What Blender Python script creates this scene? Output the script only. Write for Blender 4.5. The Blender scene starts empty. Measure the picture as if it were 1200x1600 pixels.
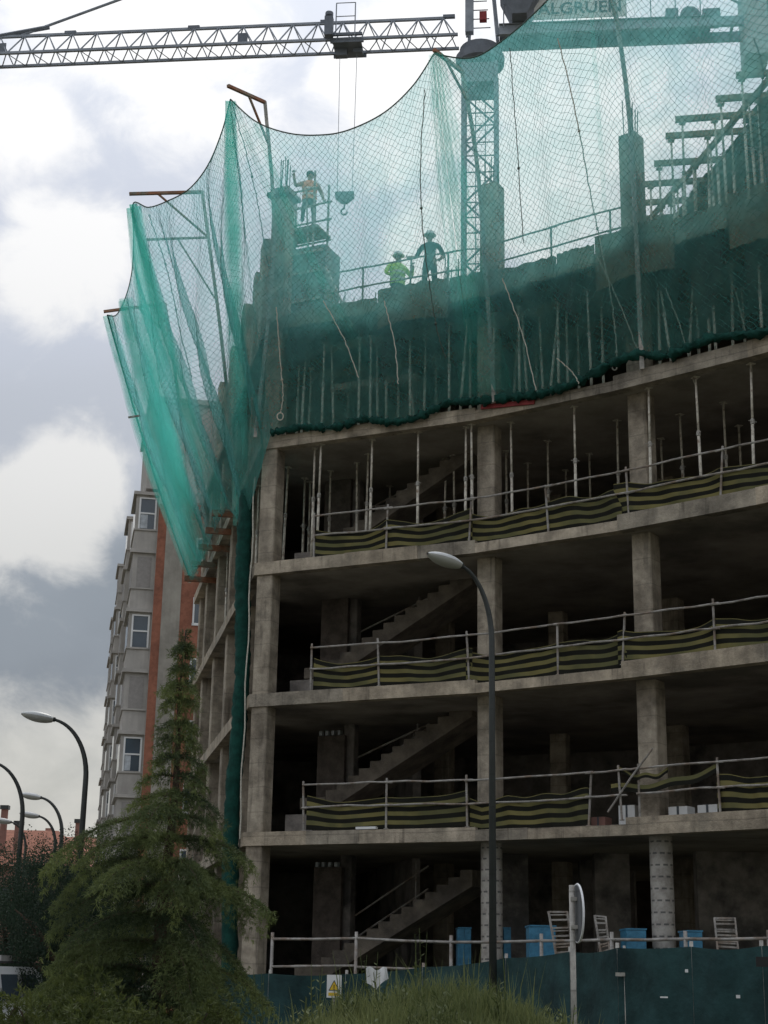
import bpy, bmesh, math, random
import numpy as np
from mathutils import Vector, Matrix

random.seed(11)
RNG = np.random.default_rng(5)
SC = bpy.context.scene
COL = SC.collection

# ------------------------------------------------------------------ camera
FPX = 2400.0                     # focal length in photograph pixels (1200 x 1600)
PITCH, ROLL = math.radians(16.84), math.radians(1.01)
CAM = Vector((0, 0, 1.6))
_F = Vector((0, math.cos(PITCH), math.sin(PITCH)))
_U0 = Vector((0, -math.sin(PITCH), math.cos(PITCH)))
_R0 = Vector((1, 0, 0))
_R = _R0 * math.cos(ROLL) + _U0 * math.sin(ROLL)
_U = _U0 * math.cos(ROLL) - _R0 * math.sin(ROLL)
cam_data = bpy.data.cameras.new('camera')
cam = bpy.data.objects.new('camera', cam_data)
COL.objects.link(cam)
cam_data.sensor_fit = 'VERTICAL'
cam_data.sensor_height = 24.0
cam_data.lens = 24.0 * FPX / 1600.0
cam_data.clip_end = 3000
cam.matrix_world = Matrix(((_R.x, _U.x, -_F.x, CAM.x), (_R.y, _U.y, -_F.y, CAM.y), (_R.z, _U.z, -_F.z, CAM.z), (0, 0, 0, 1)))
SC.camera = cam

SC.view_settings.view_transform = 'Standard'
SC.view_settings.look = 'None'
SC.view_settings.gamma = 1
SC.view_settings.exposure = 0.24
SC.cycles.transparent_max_bounces = 24
SC.cycles.max_bounces = 5
SC.cycles.diffuse_bounces = 4
SC.cycles.use_adaptive_sampling = True
SC.cycles.adaptive_threshold = .025
SC.cycles.sample_clamp_indirect = 6

# surveying helpers: where a sight line meets a height, a depth or an upright plane
def ray(x, y): return _F + _R * ((x - 600) / FPX) + _U * ((800 - y) / FPX)
def at_z(x, y, z):
    d = ray(x, y); return CAM + d * ((z - CAM.z) / d.z)
def at_y(x, y, Y):
    d = ray(x, y); return CAM + d * (Y / d.y)
def on_line(x, y, A, B):
    d = ray(x, y); n = Vector((-(B[1] - A[1]), B[0] - A[0]))
    t = (n.x * (A[0] - CAM.x) + n.y * (A[1] - CAM.y)) / (n.x * d.x + n.y * d.y)
    return CAM + d * t

# ------------------------------------------------------------------ world
SUN_EL, SUN_AZ = math.radians(52), math.radians(8)     # behind the building, veiled by cloud
world = bpy.data.worlds.new('World')
SC.world = world
world.use_nodes = True
NT = world.node_tree
NT.nodes.clear()
def N(nt, typ, **kw):
    n = nt.nodes.new(typ)
    for k, v in kw.items():
        if k.startswith('i_'):
            n.inputs[k[2:].replace('_', ' ')].default_value = v
        else:
            setattr(n, k, v)
    return n
def math_node(nt, op, a, b=None, c=None, clamp=False):
    m = nt.nodes.new('ShaderNodeMath'); m.operation = op; m.use_clamp = clamp
    for k, v in enumerate((a, b, c)):
        if v is None: continue
        if isinstance(v, (int, float)): m.inputs[k].default_value = v
        else: nt.links.new(v, m.inputs[k])
    return m.outputs[0]
def mix_rgb(nt, fac, a, b, typ='MIX'):
    m = nt.nodes.new('ShaderNodeMix'); m.data_type = 'RGBA'; m.blend_type = typ
    for s, v in ((m.inputs['Factor'], fac), (m.inputs[6], a), (m.inputs[7], b)):
        if isinstance(v, (int, float)): s.default_value = v
        elif isinstance(v, tuple): s.default_value = v if len(v) == 4 else (*v, 1)
        else: nt.links.new(v, s)
    return m.outputs[2]
def sstep(nt, v, lo, hi, t0=0.0, t1=1.0):
    m = nt.nodes.new('ShaderNodeMapRange'); m.interpolation_type = 'SMOOTHSTEP'
    nt.links.new(v, m.inputs[0])
    for k, q in enumerate((lo, hi, t0, t1)): m.inputs[1 + k].default_value = q
    return m.outputs[0]

def build_world():
    nt = NT
    out = N(nt, 'ShaderNodeOutputWorld'); bg = N(nt, 'ShaderNodeBackground')
    nt.links.new(bg.outputs[0], out.inputs[0])
    sky = N(nt, 'ShaderNodeTexSky', sky_type='NISHITA', sun_disc=False, sun_elevation=SUN_EL, sun_rotation=SUN_AZ, air_density=1.3, dust_density=2.0)
    tc = N(nt, 'ShaderNodeTexCoord')
    d = tc.outputs['Generated']
    sep = N(nt, 'ShaderNodeSeparateXYZ'); nt.links.new(d, sep.inputs[0])
    z = sep.outputs[2]
    def noise(scale, detail, rough, dist, seed):
        mp = N(nt, 'ShaderNodeMapping'); mp.inputs['Location'].default_value = seed
        mp.inputs['Scale'].default_value = (1, 1, 1.25)
        nt.links.new(d, mp.inputs[0])
        n = N(nt, 'ShaderNodeTexNoise', i_Scale=scale, i_Detail=detail, i_Roughness=rough, i_Distortion=dist)
        nt.links.new(mp.outputs[0], n.inputs[0])
        return n.outputs[0]
    big = noise(3.2, 9, .52, .35, (3.1, 1.7, .4))
    puff = noise(15.0, 10, .60, .3, (.3, 6.2, 2.2))
    soft = noise(2.1, 4, .5, .2, (8.3, 2.2, 5.1))
    # cumulus heads scattered over the whole sky
    heads = [((30, 210), 2.6, .8), ((60, 330), 1.6, .7), ((120, 400), 2.6, 1), ((60, 420), 2.2, .8), ((100, 775), 2.5, .95), ((30, 800), 2.0, .8), ((330, 120), 3.2, .75), ((690, 395), 2.2, 1), ((840, 300), 2.6, .9),
             ((640, 110), 4.0, .7), ((80, 1230), 4.0, .75), ((930, 150), 4, .6), ((210, 20), 4, .8), ((60, 40), 3.0, .6)]
    dirs = [(ray(*p).normalized(), r, w) for p, r, w in heads]
    rr = random.Random(4)
    for k in range(26):
        a = math.radians(32 + 296 * (k + rr.random()) / 26); e = math.radians(rr.uniform(8, 58))
        dirs.append((Vector((math.sin(a) * math.cos(e), math.cos(a) * math.cos(e), math.sin(e))), rr.uniform(2.5, 7), rr.uniform(.6, 1)))
    tot = None
    for c, r, w in dirs:
        vm = N(nt, 'ShaderNodeVectorMath', operation='DISTANCE'); nt.links.new(d, vm.inputs[0]); vm.inputs[1].default_value = c
        q = sstep(nt, vm.outputs['Value'], math.radians(r) * 1.5, math.radians(r) * .25, 0, w)
        tot = q if tot is None else math_node(nt, 'MAXIMUM', tot, q)
    # head + billowed edge
    e1 = math_node(nt, 'ADD', math_node(nt, 'MULTIPLY_ADD', puff, 2.0, -1.0), math_node(nt, 'MULTIPLY_ADD', big, 2.4, -1.22))
    e2 = math_node(nt, 'ADD', tot, math_node(nt, 'MULTIPLY', e1, 1.0))
    white = sstep(nt, e2, .14, .82)
    sh = sstep(nt, big, .36, .66)
    el = sstep(nt, z, .02, .62)
    zz = math_node(nt, 'ADD', z, math_node(nt, 'MULTIPLY_ADD', big, .22, -.11))
    rp = N(nt, 'ShaderNodeValToRGB'); cr = rp.color_ramp; cr.interpolation = 'EASE'
    stops = [(0, (.46, .45, .42)), (.12, (.42, .42, .40)), (.175, (.175, .195, .225)), (.245, (.20, .225, .255)), (.33, (.43, .455, .505)), (.44, (.56, .595, .68)), (.60, (.74, .785, .88)), (1, (.74, .785, .88))]
    while len(cr.elements) < len(stops): cr.elements.new(.5)
    for e_, (p_, c_) in zip(cr.elements, stops): e_.position = p_; e_.color = (*c_, 1)
    nt.links.new(zz, rp.inputs[0]); base = rp.outputs[0]
    base = mix_rgb(nt, math_node(nt, 'MULTIPLY', sh, .22), base, (.34, .375, .43))
    base = mix_rgb(nt, math_node(nt, 'MULTIPLY', sstep(nt, soft, .55, .72), .35), base, (.85, .88, .93))
    lit = mix_rgb(nt, el, (.50, .49, .46), (1.0, .99, .975))
    base = mix_rgb(nt, math_node(nt, 'MULTIPLY', white, .85), base, lit)
    skyc = mix_rgb(nt, 1.0, sky.outputs[0], (.09, .09, .09), 'MULTIPLY')
    col = mix_rgb(nt, .93, skyc, base)
    nt.links.new(col, bg.inputs[0])
    bg.inputs[1].default_value = 1.0
build_world()

sun_d = bpy.data.lights.new('sun', 'SUN')
sun_d.energy = 1.1; sun_d.angle = math.radians(14); sun_d.color = (1.0, .95, .87)
sun = bpy.data.objects.new('sun', sun_d); COL.objects.link(sun)
_sd = Vector((math.sin(SUN_AZ) * math.cos(SUN_EL), math.cos(SUN_AZ) * math.cos(SUN_EL), math.sin(SUN_EL)))
sun.rotation_euler = _sd.to_track_quat('Z', 'Y').to_euler()
sun.location = (0, 0, 60)

# ------------------------------------------------------------------ materials
def principled(name, color, rough=.8, raw=0.0, metal=0.0, var=.25, vscale=1.5, bump=0.0, bscale=20, streak=0.0, color2=None, c2scale=.6, c2lo=.45, c2hi=.65, spec=.3, coord='Object'):
    m = bpy.data.materials.new(name); m.use_nodes = True
    nt = m.node_tree; b = nt.nodes['Principled BSDF']
    b.inputs['Roughness'].default_value = rough; b.inputs['Metallic'].default_value = metal
    b.inputs['Specular IOR Level'].default_value = spec
    geo = N(nt, 'ShaderNodeNewGeometry') if coord == 'World' else N(nt, 'ShaderNodeTexCoord')
    co = geo.outputs['Position' if coord == 'World' else 'Object']
    c = (*color, 1)
    cur = None
    if color2:
        n = N(nt, 'ShaderNodeTexNoise', i_Scale=c2scale, i_Detail=6, i_Roughness=.6); nt.links.new(co, n.inputs[0])
        cur = mix_rgb(nt, sstep(nt, n.outputs[0], c2lo, c2hi), c, (*color2, 1))
    n = N(nt, 'ShaderNodeTexNoise', i_Scale=vscale, i_Detail=8, i_Roughness=.65); nt.links.new(co, n.inputs[0])
    f = sstep(nt, n.outputs[0], .25, .75, 1 - var, 1 + var)
    if streak:
        mp = N(nt, 'ShaderNodeMapping'); mp.inputs['Scale'].default_value = (7, 7, .35); nt.links.new(co, mp.inputs[0])
        n2 = N(nt, 'ShaderNodeTexNoise', i_Scale=1.0, i_Detail=5, i_Roughness=.6); nt.links.new(mp.outputs[0], n2.inputs[0])
        f = math_node(nt, 'MULTIPLY', f, sstep(nt, n2.outputs[0], .3, .7, 1 - streak, 1 + streak * .6))
    if raw:
        mp = N(nt, 'ShaderNodeMapping'); mp.inputs['Scale'].default_value = (3.2, 3.2, .28); nt.links.new(co, mp.inputs[0])
        n4 = N(nt, 'ShaderNodeTexNoise', i_Scale=1.6, i_Detail=6, i_Roughness=.65, i_Distortion=.3); nt.links.new(mp.outputs[0], n4.inputs[0])
        f = math_node(nt, 'MULTIPLY', f, sstep(nt, n4.outputs[0], .54, .70, 1.0, 1 - raw))
        sz = N(nt, 'ShaderNodeSeparateXYZ'); nt.links.new(co, sz.inputs[0])
        n5 = N(nt, 'ShaderNodeTexNoise', i_Scale=1.2, i_Detail=2); nt.links.new(co, n5.inputs[0])
        fr = math_node(nt, 'FRACT', math_node(nt, 'ADD', math_node(nt, 'MULTIPLY', sz.outputs[2], 1.9), math_node(nt, 'MULTIPLY', n5.outputs[0], .12)))
        f = math_node(nt, 'MULTIPLY', f, sstep(nt, math_node(nt, 'ABSOLUTE', math_node(nt, 'SUBTRACT', fr, .5)), .0, .035, 1 - raw * .7, 1.0))
        n6 = N(nt, 'ShaderNodeTexNoise', i_Scale=26, i_Detail=3, i_Roughness=.7); nt.links.new(co, n6.inputs[0])
        f = math_node(nt, 'MULTIPLY', f, sstep(nt, n6.outputs[0], .62, .72, 1.0, 1 - raw * .8))
    hs = N(nt, 'ShaderNodeHueSaturation'); nt.links.new(f, hs.inputs['Value'])
    if cur is None: hs.inputs['Color'].default_value = c
    else: nt.links.new(cur, hs.inputs['Color'])
    nt.links.new(hs.outputs[0], b.inputs['Base Color'])
    if bump:
        n3 = N(nt, 'ShaderNodeTexNoise', i_Scale=bscale, i_Detail=6, i_Roughness=.6); nt.links.new(co, n3.inputs[0])
        bp = N(nt, 'ShaderNodeBump'); bp.inputs['Strength'].default_value = bump; bp.inputs['Distance'].default_value = .03
        nt.links.new(n3.outputs[0], bp.inputs['Height']); nt.links.new(bp.outputs[0], b.inputs['Normal'])
    return m

def net_material(name, color, cover, var):
    m = bpy.data.materials.new(name); m.use_nodes = True
    nt = m.node_tree; nt.nodes.clear()
    out = N(nt, 'ShaderNodeOutputMaterial')
    tr = N(nt, 'ShaderNodeBsdfTransparent'); df = N(nt, 'ShaderNodeBsdfDiffuse'); tl = N(nt, 'ShaderNodeBsdfTranslucent')
    df.inputs[0].default_value = (color[0] * .50, color[1] * .30, color[2] * .275, 1); tl.inputs[0].default_value = (color[0] * 1.25, min(1, color[1] * 1.25), min(1, color[2] * 1.25), 1)
    mx = N(nt, 'ShaderNodeMixShader'); mx.inputs[0].default_value = .68
    nt.links.new(df.outputs[0], mx.inputs[1]); nt.links.new(tl.outputs[0], mx.inputs[2])
    tc = N(nt, 'ShaderNodeTexCoord')
    n = N(nt, 'ShaderNodeTexNoise', i_Scale=1.3, i_Detail=7, i_Roughness=.65); nt.links.new(tc.outputs['Object'], n.inputs[0])
    f = sstep(nt, n.outputs[0], .3, .7, cover - var, cover + var)
    m2 = N(nt, 'ShaderNodeMixShader'); nt.links.new(f, m2.inputs[0])
    nt.links.new(tr.outputs[0], m2.inputs[1]); nt.links.new(mx.outputs[0], m2.inputs[2])
    nt.links.new(m2.outputs[0], out.inputs[0])
    return m

def leaf_material(name, dark, light, scale=1.6, trans=.35):
    m = bpy.data.materials.new(name); m.use_nodes = True
    nt = m.node_tree; b = nt.nodes['Principled BSDF']; out = nt.nodes['Material Output']
    b.inputs['Roughness'].default_value = .65; b.inputs['Specular IOR Level'].default_value = .25
    at = N(nt, 'ShaderNodeAttribute', attribute_name='tint')
    geo = N(nt, 'ShaderNodeNewGeometry')
    n = N(nt, 'ShaderNodeTexNoise', i_Scale=scale, i_Detail=3); nt.links.new(geo.outputs['Position'], n.inputs[0])
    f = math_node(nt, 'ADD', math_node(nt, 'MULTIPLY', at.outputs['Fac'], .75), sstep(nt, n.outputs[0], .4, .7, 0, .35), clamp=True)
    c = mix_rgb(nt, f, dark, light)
    nt.links.new(c, b.inputs['Base Color'])
    tl = N(nt, 'ShaderNodeBsdfTranslucent'); nt.links.new(c, tl.inputs[0])
    mx = N(nt, 'ShaderNodeMixShader'); mx.inputs[0].default_value = trans
    nt.links.new(b.outputs[0], mx.inputs[1]); nt.links.new(tl.outputs[0], mx.inputs[2]); nt.links.new(mx.outputs[0], out.inputs[0])
    return m

def stripe_material():
    m = bpy.data.materials.new('striped barrier'); m.use_nodes = True
    nt = m.node_tree; b = nt.nodes['Principled BSDF']; b.inputs['Roughness'].default_value = .9
    uv = N(nt, 'ShaderNodeUVMap'); sp = N(nt, 'ShaderNodeSeparateXYZ'); nt.links.new(uv.outputs[0], sp.inputs[0])
    fr = math_node(nt, 'FRACT', math_node(nt, 'MULTIPLY', sp.outputs[1], 3.6))
    s = sstep(nt, fr, .50, .54)
    tc = N(nt, 'ShaderNodeTexCoord')
    n = N(nt, 'ShaderNodeTexNoise', i_Scale=1.2, i_Detail=5); nt.links.new(tc.outputs['Object'], n.inputs[0])
    yel = mix_rgb(nt, sstep(nt, n.outputs[0], .4, .65), (.20, .175, .07), (.12, .118, .055))
    nt.links.new(mix_rgb(nt, s, (.018, .018, .014), yel), b.inputs['Base Color']); b.inputs['Specular IOR Level'].default_value = .08
    return m

def wrap_material():
    # pale cardboard column wrap with printed rows of short dark dashes
    m = bpy.data.materials.new('printed column wrap'); m.use_nodes = True
    nt = m.node_tree; b = nt.nodes['Principled BSDF']; b.inputs['Roughness'].default_value = .6
    uv = N(nt, 'ShaderNodeUVMap')
    br = N(nt, 'ShaderNodeTexBrick'); br.offset = .5
    br.inputs['Scale'].default_value = 1.0; br.inputs['Mortar Size'].default_value = 0.0
    sp = N(nt, 'ShaderNodeSeparateXYZ'); nt.links.new(uv.outputs[0], sp.inputs[0])
    row = math_node(nt, 'FRACT', math_node(nt, 'MULTIPLY', sp.outputs[1], 4.6))
    rowid = math_node(nt, 'FLOOR', math_node(nt, 'MULTIPLY', sp.outputs[1], 4.6))
    cx = math_node(nt, 'FRACT', math_node(nt, 'ADD', math_node(nt, 'MULTIPLY', sp.outputs[0], 9.0), math_node(nt, 'MULTIPLY', rowid, .37)))
    dash = math_node(nt, 'MULTIPLY', math_node(nt, 'LESS_THAN', row, .16), math_node(nt, 'LESS_THAN', cx, .62))
    tc = N(nt, 'ShaderNodeTexCoord')
    n = N(nt, 'ShaderNodeTexNoise', i_Scale=5.0, i_Detail=8, i_Roughness=.7); nt.links.new(tc.outputs['Object'], n.inputs[0])
    pale = mix_rgb(nt, sstep(nt, n.outputs[0], .35, .7), (.46, .43, .38), (.26, .235, .205))
    nt.links.new(mix_rgb(nt, math_node(nt, 'MULTIPLY', dash, .8), pale, (.06, .06, .06)), b.inputs['Base Color'])
    return m

M = {}
M['concrete'] = principled('concrete', (.30, .265, .22), .9, var=.35, vscale=1.1, bump=.5, bscale=14, streak=.28, color2=(.20, .18, .155), c2scale=.7, coord='World')
M['soffit'] = principled('slab concrete', (.32, .285, .24), .9, var=.3, vscale=.8, bump=.35, bscale=8, color2=(.17, .15, .13), c2scale=.35, coord='World')
M['edge'] = principled('slab edge concrete', (.36, .30, .235), .9, var=.35, vscale=2.2, bump=.6, bscale=18, streak=.35, color2=(.24, .205, .17), c2scale=.9, coord='World')
M['column'] = principled('column concrete', (.36, .31, .24), .85, raw=.38, var=.4, vscale=2.4, bump=.5, bscale=16, streak=.10, color2=(.22, .185, .14), c2scale=1.1, coord='World')
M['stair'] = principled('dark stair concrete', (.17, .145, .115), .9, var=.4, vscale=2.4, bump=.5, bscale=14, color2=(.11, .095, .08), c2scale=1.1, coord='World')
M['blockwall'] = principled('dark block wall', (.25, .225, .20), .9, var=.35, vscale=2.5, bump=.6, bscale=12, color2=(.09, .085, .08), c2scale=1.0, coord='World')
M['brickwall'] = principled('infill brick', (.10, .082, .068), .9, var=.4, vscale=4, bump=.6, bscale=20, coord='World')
M['steel'] = principled('galvanised steel', (.38, .36, .32), .5, .55, var=.35, vscale=6, color2=(.24, .18, .13), c2scale=5, c2lo=.55, c2hi=.7)
M['prop'] = principled('weathered prop steel', (.60, .56, .47), .6, .2, var=.3, vscale=7, color2=(.27, .20, .14), c2scale=6, c2lo=.52, c2hi=.66)
M['rail'] = principled('rail tube', (.34, .32, .29), .55, .35, var=.3, vscale=5, color2=(.22, .17, .13), c2scale=3)
M['rust'] = principled('rusty gallows steel', (.30, .13, .07), .7, .2, var=.3, vscale=6, color2=(.22, .20, .15), c2scale=2.5)
M['timber'] = principled('formwork timber', (.26, .19, .11), .8, var=.35, vscale=5, streak=.0, color2=(.15, .11, .08), c2scale=2, coord='World')
M['tarp'] = principled('dark site tarpaulin', (.035, .034, .028), .9, var=.4, vscale=3, bump=.6, bscale=5, coord='World')
M['ply'] = principled('formwork plywood', (.17, .13, .085), .8, var=.3, vscale=2.5, color2=(.10, .085, .065), c2scale=1.2, coord='World')
M['redply'] = principled('red formwork board', (.30, .05, .05), .7, var=.3, vscale=4)
M['form'] = principled('steel formwork panel', (.16, .18, .18), .6, .3, var=.35, vscale=3, color2=(.22, .19, .15), c2scale=2)
M['stripe'] = stripe_material()
M['wrap'] = wrap_material()
M['net'] = net_material('green netting', (.28, .90, .80), .40, .11)
M['netfold'] = net_material('pleated green netting', (.15, .80, .68), .13, .05)
M['cord'] = principled('net cord', (.05, .25, .215), .8, var=.2)
M['netroll'] = principled('rolled green net', (.006, .055, .042), .9, var=.4, vscale=6, bump=.6, bscale=25)
M['rope'] = principled('pale rope', (.52, .50, .42), .9, var=.3, vscale=30)
M['darkrope'] = principled('dark rope', (.10, .13, .11), .9, var=.3, vscale=30)
M['crane'] = principled('crane grey paint', (.30, .33, .37), .6, var=.2, vscale=2)
M['cranedark'] = principled('crane dark paint', (.17, .19, .22), .6, var=.2, vscale=2)
M['weight'] = principled('counterweight concrete', (.42, .44, .43), .9, var=.2, vscale=2)
M['signpanel'] = principled('pale sign panel', (.72, .72, .68), .6, var=.1)
M['lettering'] = principled('dark sign lettering', (.10, .08, .10), .7, var=.1)
M['white'] = principled('white paint', (.75, .75, .73), .5, var=.08)
M['glass'] = principled('window glass', (.06, .08, .10), .08, 0, var=.3, vscale=.5, spec=.8)
M['curtain'] = principled('pale curtain', (.45, .48, .50), .8, var=.3, vscale=3)
M['shutter'] = principled('grey shutter', (.30, .28, .26), .7, var=.12, vscale=6)
M['render'] = principled('pale grey render', (.41, .385, .35), .9, var=.18, vscale=.7, bump=.2, streak=.07, coord='World')
M['band'] = principled('stone band', (.42, .395, .36), .85, var=.18, vscale=1, coord='World')
M['brick'] = principled('red brick', (.33, .135, .085), .9, var=.2, vscale=5, bump=.4, bscale=30, color2=(.24, .10, .065), c2scale=.6, coord='World')
M['gablegrey'] = principled('grey gable render', (.33, .305, .26), .9, var=.25, vscale=1, streak=.06, coord='World')
M['roof'] = principled('red tile roof', (.34, .15, .10), .85, var=.3, vscale=3, bump=.5, coord='World')
M['pink'] = principled('pinkish render', (.28, .15, .12), .9, var=.2)
M['lamppost'] = principled('dark lamp post', (.055, .06, .058), .45, .3, var=.2)
M['lamphead'] = principled('pale lamp head', (.62, .63, .62), .4, .1, var=.12)
M['lampglass'] = principled('lamp diffuser', (.42, .42, .38), .3, 0, var=.1)
M['signback'] = principled('grey sign back', (.12, .125, .13), .5, .5, var=.15)
M['signface'] = principled('white sign face', (.80, .80, .80), .35, var=.05)
M['fence'] = principled('teal fence fabric', (.022, .058, .058), .9, var=.5, vscale=1.4, bump=.9, bscale=4, color2=(.015, .040, .042), c2scale=.8)
M['bluepack'] = principled('blue plastic wrap', (.05, .19, .30), .45, var=.35, vscale=5, bump=.5, bscale=6)
M['yellow'] = principled('warning yellow', (.75, .50, .04), .5, var=.1)
M['black'] = principled('black paint', (.02, .02, .02), .5, var=.1)
M['skin'] = principled('skin', (.36, .21, .15), .6, var=.12)
M['hair'] = principled('dark hair', (.03, .025, .02), .7, var=.2)
M['orange'] = principled('orange vest', (.85, .28, .12), .7, var=.12, vscale=8)
M['hiviz'] = principled('yellow green vest', (.50, .75, .08), .7, var=.12, vscale=8)
M['silver'] = principled('reflective band', (.7, .7, .66), .4, .3, var=.1)
M['navy'] = principled('dark work clothes', (.035, .045, .06), .85, var=.25, vscale=6)
M['trouser'] = principled('grey work trousers', (.09, .10, .11), .85, var=.25, vscale=6)
M['helmet'] = principled('white helmet', (.72, .72, .70), .35, var=.05)
M['boot'] = principled('dark boots', (.03, .025, .02), .7, var=.2)
M['carpaint'] = principled('white car paint', (.78, .79, .80), .25, 0, var=.03, spec=.6)
M['tyre'] = principled('tyre rubber', (.02, .02, .02), .8, var=.2)
M['ground'] = principled('dry earth', (.13, .115, .08), .95, var=.35, vscale=.6, bump=.5, bscale=5, color2=(.07, .085, .035), c2scale=.25, coord='World')
M['asphalt'] = principled('asphalt', (.055, .055, .055), .9, var=.25, vscale=3, bump=.3, bscale=60, coord='World')
M['mound'] = principled('grassy earth', (.075, .085, .03), .95, var=.35, vscale=2, bump=.5, bscale=8, coord='World')
M['bark'] = principled('bark', (.07, .05, .035), .95, var=.4, vscale=8, bump=.8, bscale=20)
M['cedar'] = leaf_material('cedar needles', (.022, .044, .026), (.23, .27, .085), 1.1)
M['shrub'] = leaf_material('juniper shrub', (.016, .032, .012), (.11, .13, .033), 1.6)
M['broad'] = leaf_material('dark broad leaves', (.018, .034, .022), (.045, .075, .040), .8)
M['grass'] = leaf_material('meadow grass', (.08, .105, .036), (.27, .29, .115), .7, .35)
M['kerb'] = principled('kerb stone', (.3, .29, .27), .9, var=.2)

# ------------------------------------------------------------------ mesh helpers
class MB:
    def __init__(s): s.v = []; s.f = []; s.uv = {}
    def add(s, verts, faces, uvs=None):
        o = len(s.v); s.v += [tuple(q) for q in verts]
        for k, fc in enumerate(faces):
            if uvs: s.uv[len(s.f)] = uvs[k]
            s.f.append(tuple(o + i for i in fc))
        return s
    def box(s, c, size, rz=0.0, rot=None):
        m = rot if rot is not None else Matrix.Rotation(rz, 3, 'Z')
        vs = [Vector(c) + m @ Vector((sx * size[0] / 2, sy * size[1] / 2, sz * size[2] / 2)) for sx in (-1, 1) for sy in (-1, 1) for sz in (-1, 1)]
        return s.add(vs, [(0, 1, 3, 2), (4, 6, 7, 5), (0, 4, 5, 1), (2, 3, 7, 6), (0, 2, 6, 4), (1, 5, 7, 3)])
    def beam(s, p, q, w, h, up=(0, 0, 1)):
        p, q = Vector(p), Vector(q); d = (q - p).normalized(); up = Vector(up)
        if abs(d.dot(up)) > .98: up = Vector((0, 1, 0))
        r = d.cross(up).normalized() * w / 2; u = r.cross(d).normalized() * h / 2
        vs = [p - r - u, p + r - u, p + r + u, p - r + u, q - r - u, q + r - u, q + r + u, q - r + u]
        return s.add(vs, [(0, 1, 2, 3), (7, 6, 5, 4), (0, 4, 5, 1), (1, 5, 6, 2), (2, 6, 7, 3), (3, 7, 4, 0)])
    def tube(s, pts, r, n=6, cap=True):
        pts = [Vector(p) for p in pts]; rs = r if isinstance(r, (list, tuple)) else [r] * len(pts)
        rings = []; prev = None
        for k, p in enumerate(pts):
            d = (pts[min(k + 1, len(pts) - 1)] - pts[max(k - 1, 0)])
            if d.length < 1e-9: d = Vector((0, 0, 1))
            d.normalize()
            if prev is None:
                a = d.cross(Vector((0, 0, 1)) if abs(d.z) < .9 else Vector((1, 0, 0))).normalized()
            else:
                a = (prev - d * prev.dot(d)).normalized()
            prev = a; b = d.cross(a)
            rings.append([p + (a * math.cos(t) + b * math.sin(t)) * rs[k] for t in [2 * math.pi * i / n for i in range(n)]])
        o = len(s.v)
        for rg in rings: s.v += [tuple(q) for q in rg]
        for k in range(len(pts) - 1):
            for i in range(n):
                j = (i + 1) % n
                s.f.append((o + k * n + i, o + k * n + j, o + (k + 1) * n + j, o + (k + 1) * n + i))
        if cap:
            s.f.append(tuple(o + i for i in reversed(range(n))))
            s.f.append(tuple(o + (len(pts) - 1) * n + i for i in range(n)))
        return s
    def prism(s, poly, z0, z1):
        n = len(poly); vs = [(p[0], p[1], z0) for p in poly] + [(p[0], p[1], z1) for p in poly]
        fs = [tuple(reversed(range(n))), tuple(range(n, 2 * n))] + [(i, (i + 1) % n, n + (i + 1) % n, n + i) for i in range(n)]
        return s.add(vs, fs)
    def grid(s, P, uvfn=None):
        nu, nv = len(P), len(P[0]); vs = [q for row in P for q in row]; fs = []; uvs = []
        for i in range(nu - 1):
            for j in range(nv - 1):
                fs.append((i * nv + j, (i + 1) * nv + j, (i + 1) * nv + j + 1, i * nv + j + 1))
                if uvfn: uvs.append([uvfn(i, j), uvfn(i + 1, j), uvfn(i + 1, j + 1), uvfn(i, j + 1)])
        return s.add(vs, fs, uvs if uvfn else None)
    def lathe(s, c, prof, n=16, ax=None):
        m = ax if ax is not None else Matrix.Identity(3)
        o = len(s.v)
        for r, z in prof:
            for i in range(n):
                t = 2 * math.pi * i / n
                s.v.append(tuple(Vector(c) + m @ Vector((r * math.cos(t), r * math.sin(t), z))))
        for k in range(len(prof) - 1):
            for i in range(n):
                j = (i + 1) % n
                s.f.append((o + k * n + i, o + k * n + j, o + (k + 1) * n + j, o + (k + 1) * n + i))
        s.f.append(tuple(o + i for i in reversed(range(n)))); s.f.append(tuple(o + (len(prof) - 1) * n + i for i in range(n)))
        return s
    def build(s, name, mat, parent=None, smooth=False, kind=None, label=None, loc=None):
        me = bpy.data.meshes.new(name)
        org = Vector((0, 0, 0))
        if parent is not None: org = ORG.get(parent.name, Vector((0, 0, 0)))
        elif loc is not None: org = Vector(loc)
        me.from_pydata([(x - org.x, y - org.y, z - org.z) for x, y, z in s.v], [], s.f)
        if s.uv:
            ul = me.uv_layers.new(name='UVMap')
            for p in me.polygons:
                u = s.uv.get(p.index)
                if u:
                    for k, li in enumerate(p.loop_indices): ul.data[li].uv = u[k]
        me.materials.append(M[mat] if isinstance(mat, str) else mat)
        if smooth: me.shade_smooth()
        o = bpy.data.objects.new(name, me); COL.objects.link(o)
        if parent is not None:
            o.parent = parent
            ORG[o.name] = org
        else:
            o.location = org; ORG[o.name] = org
        if kind: o['kind'] = kind
        if label: o['label'] = label
        return o
ORG = {}
def tag(o, label, cat, group=None):
    o['label'] = label; o['category'] = cat
    if group: o['group'] = group
    return o
def thing(name, label, cat, loc=(0, 0, 0), group=None):
    o = bpy.data.objects.new(name, None); COL.objects.link(o)
    o.empty_display_size = .3
    o.location = loc; ORG[o.name] = Vector(loc)
    return tag(o, label, cat, group)
def structure(o): o['kind'] = 'structure'; return o
def copy_tree(o, parent=None):
    c = o.copy(); COL.objects.link(c)
    if parent is not None: c.parent = parent
    for ch in list(o.children): copy_tree(ch, c)
    return c
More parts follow.
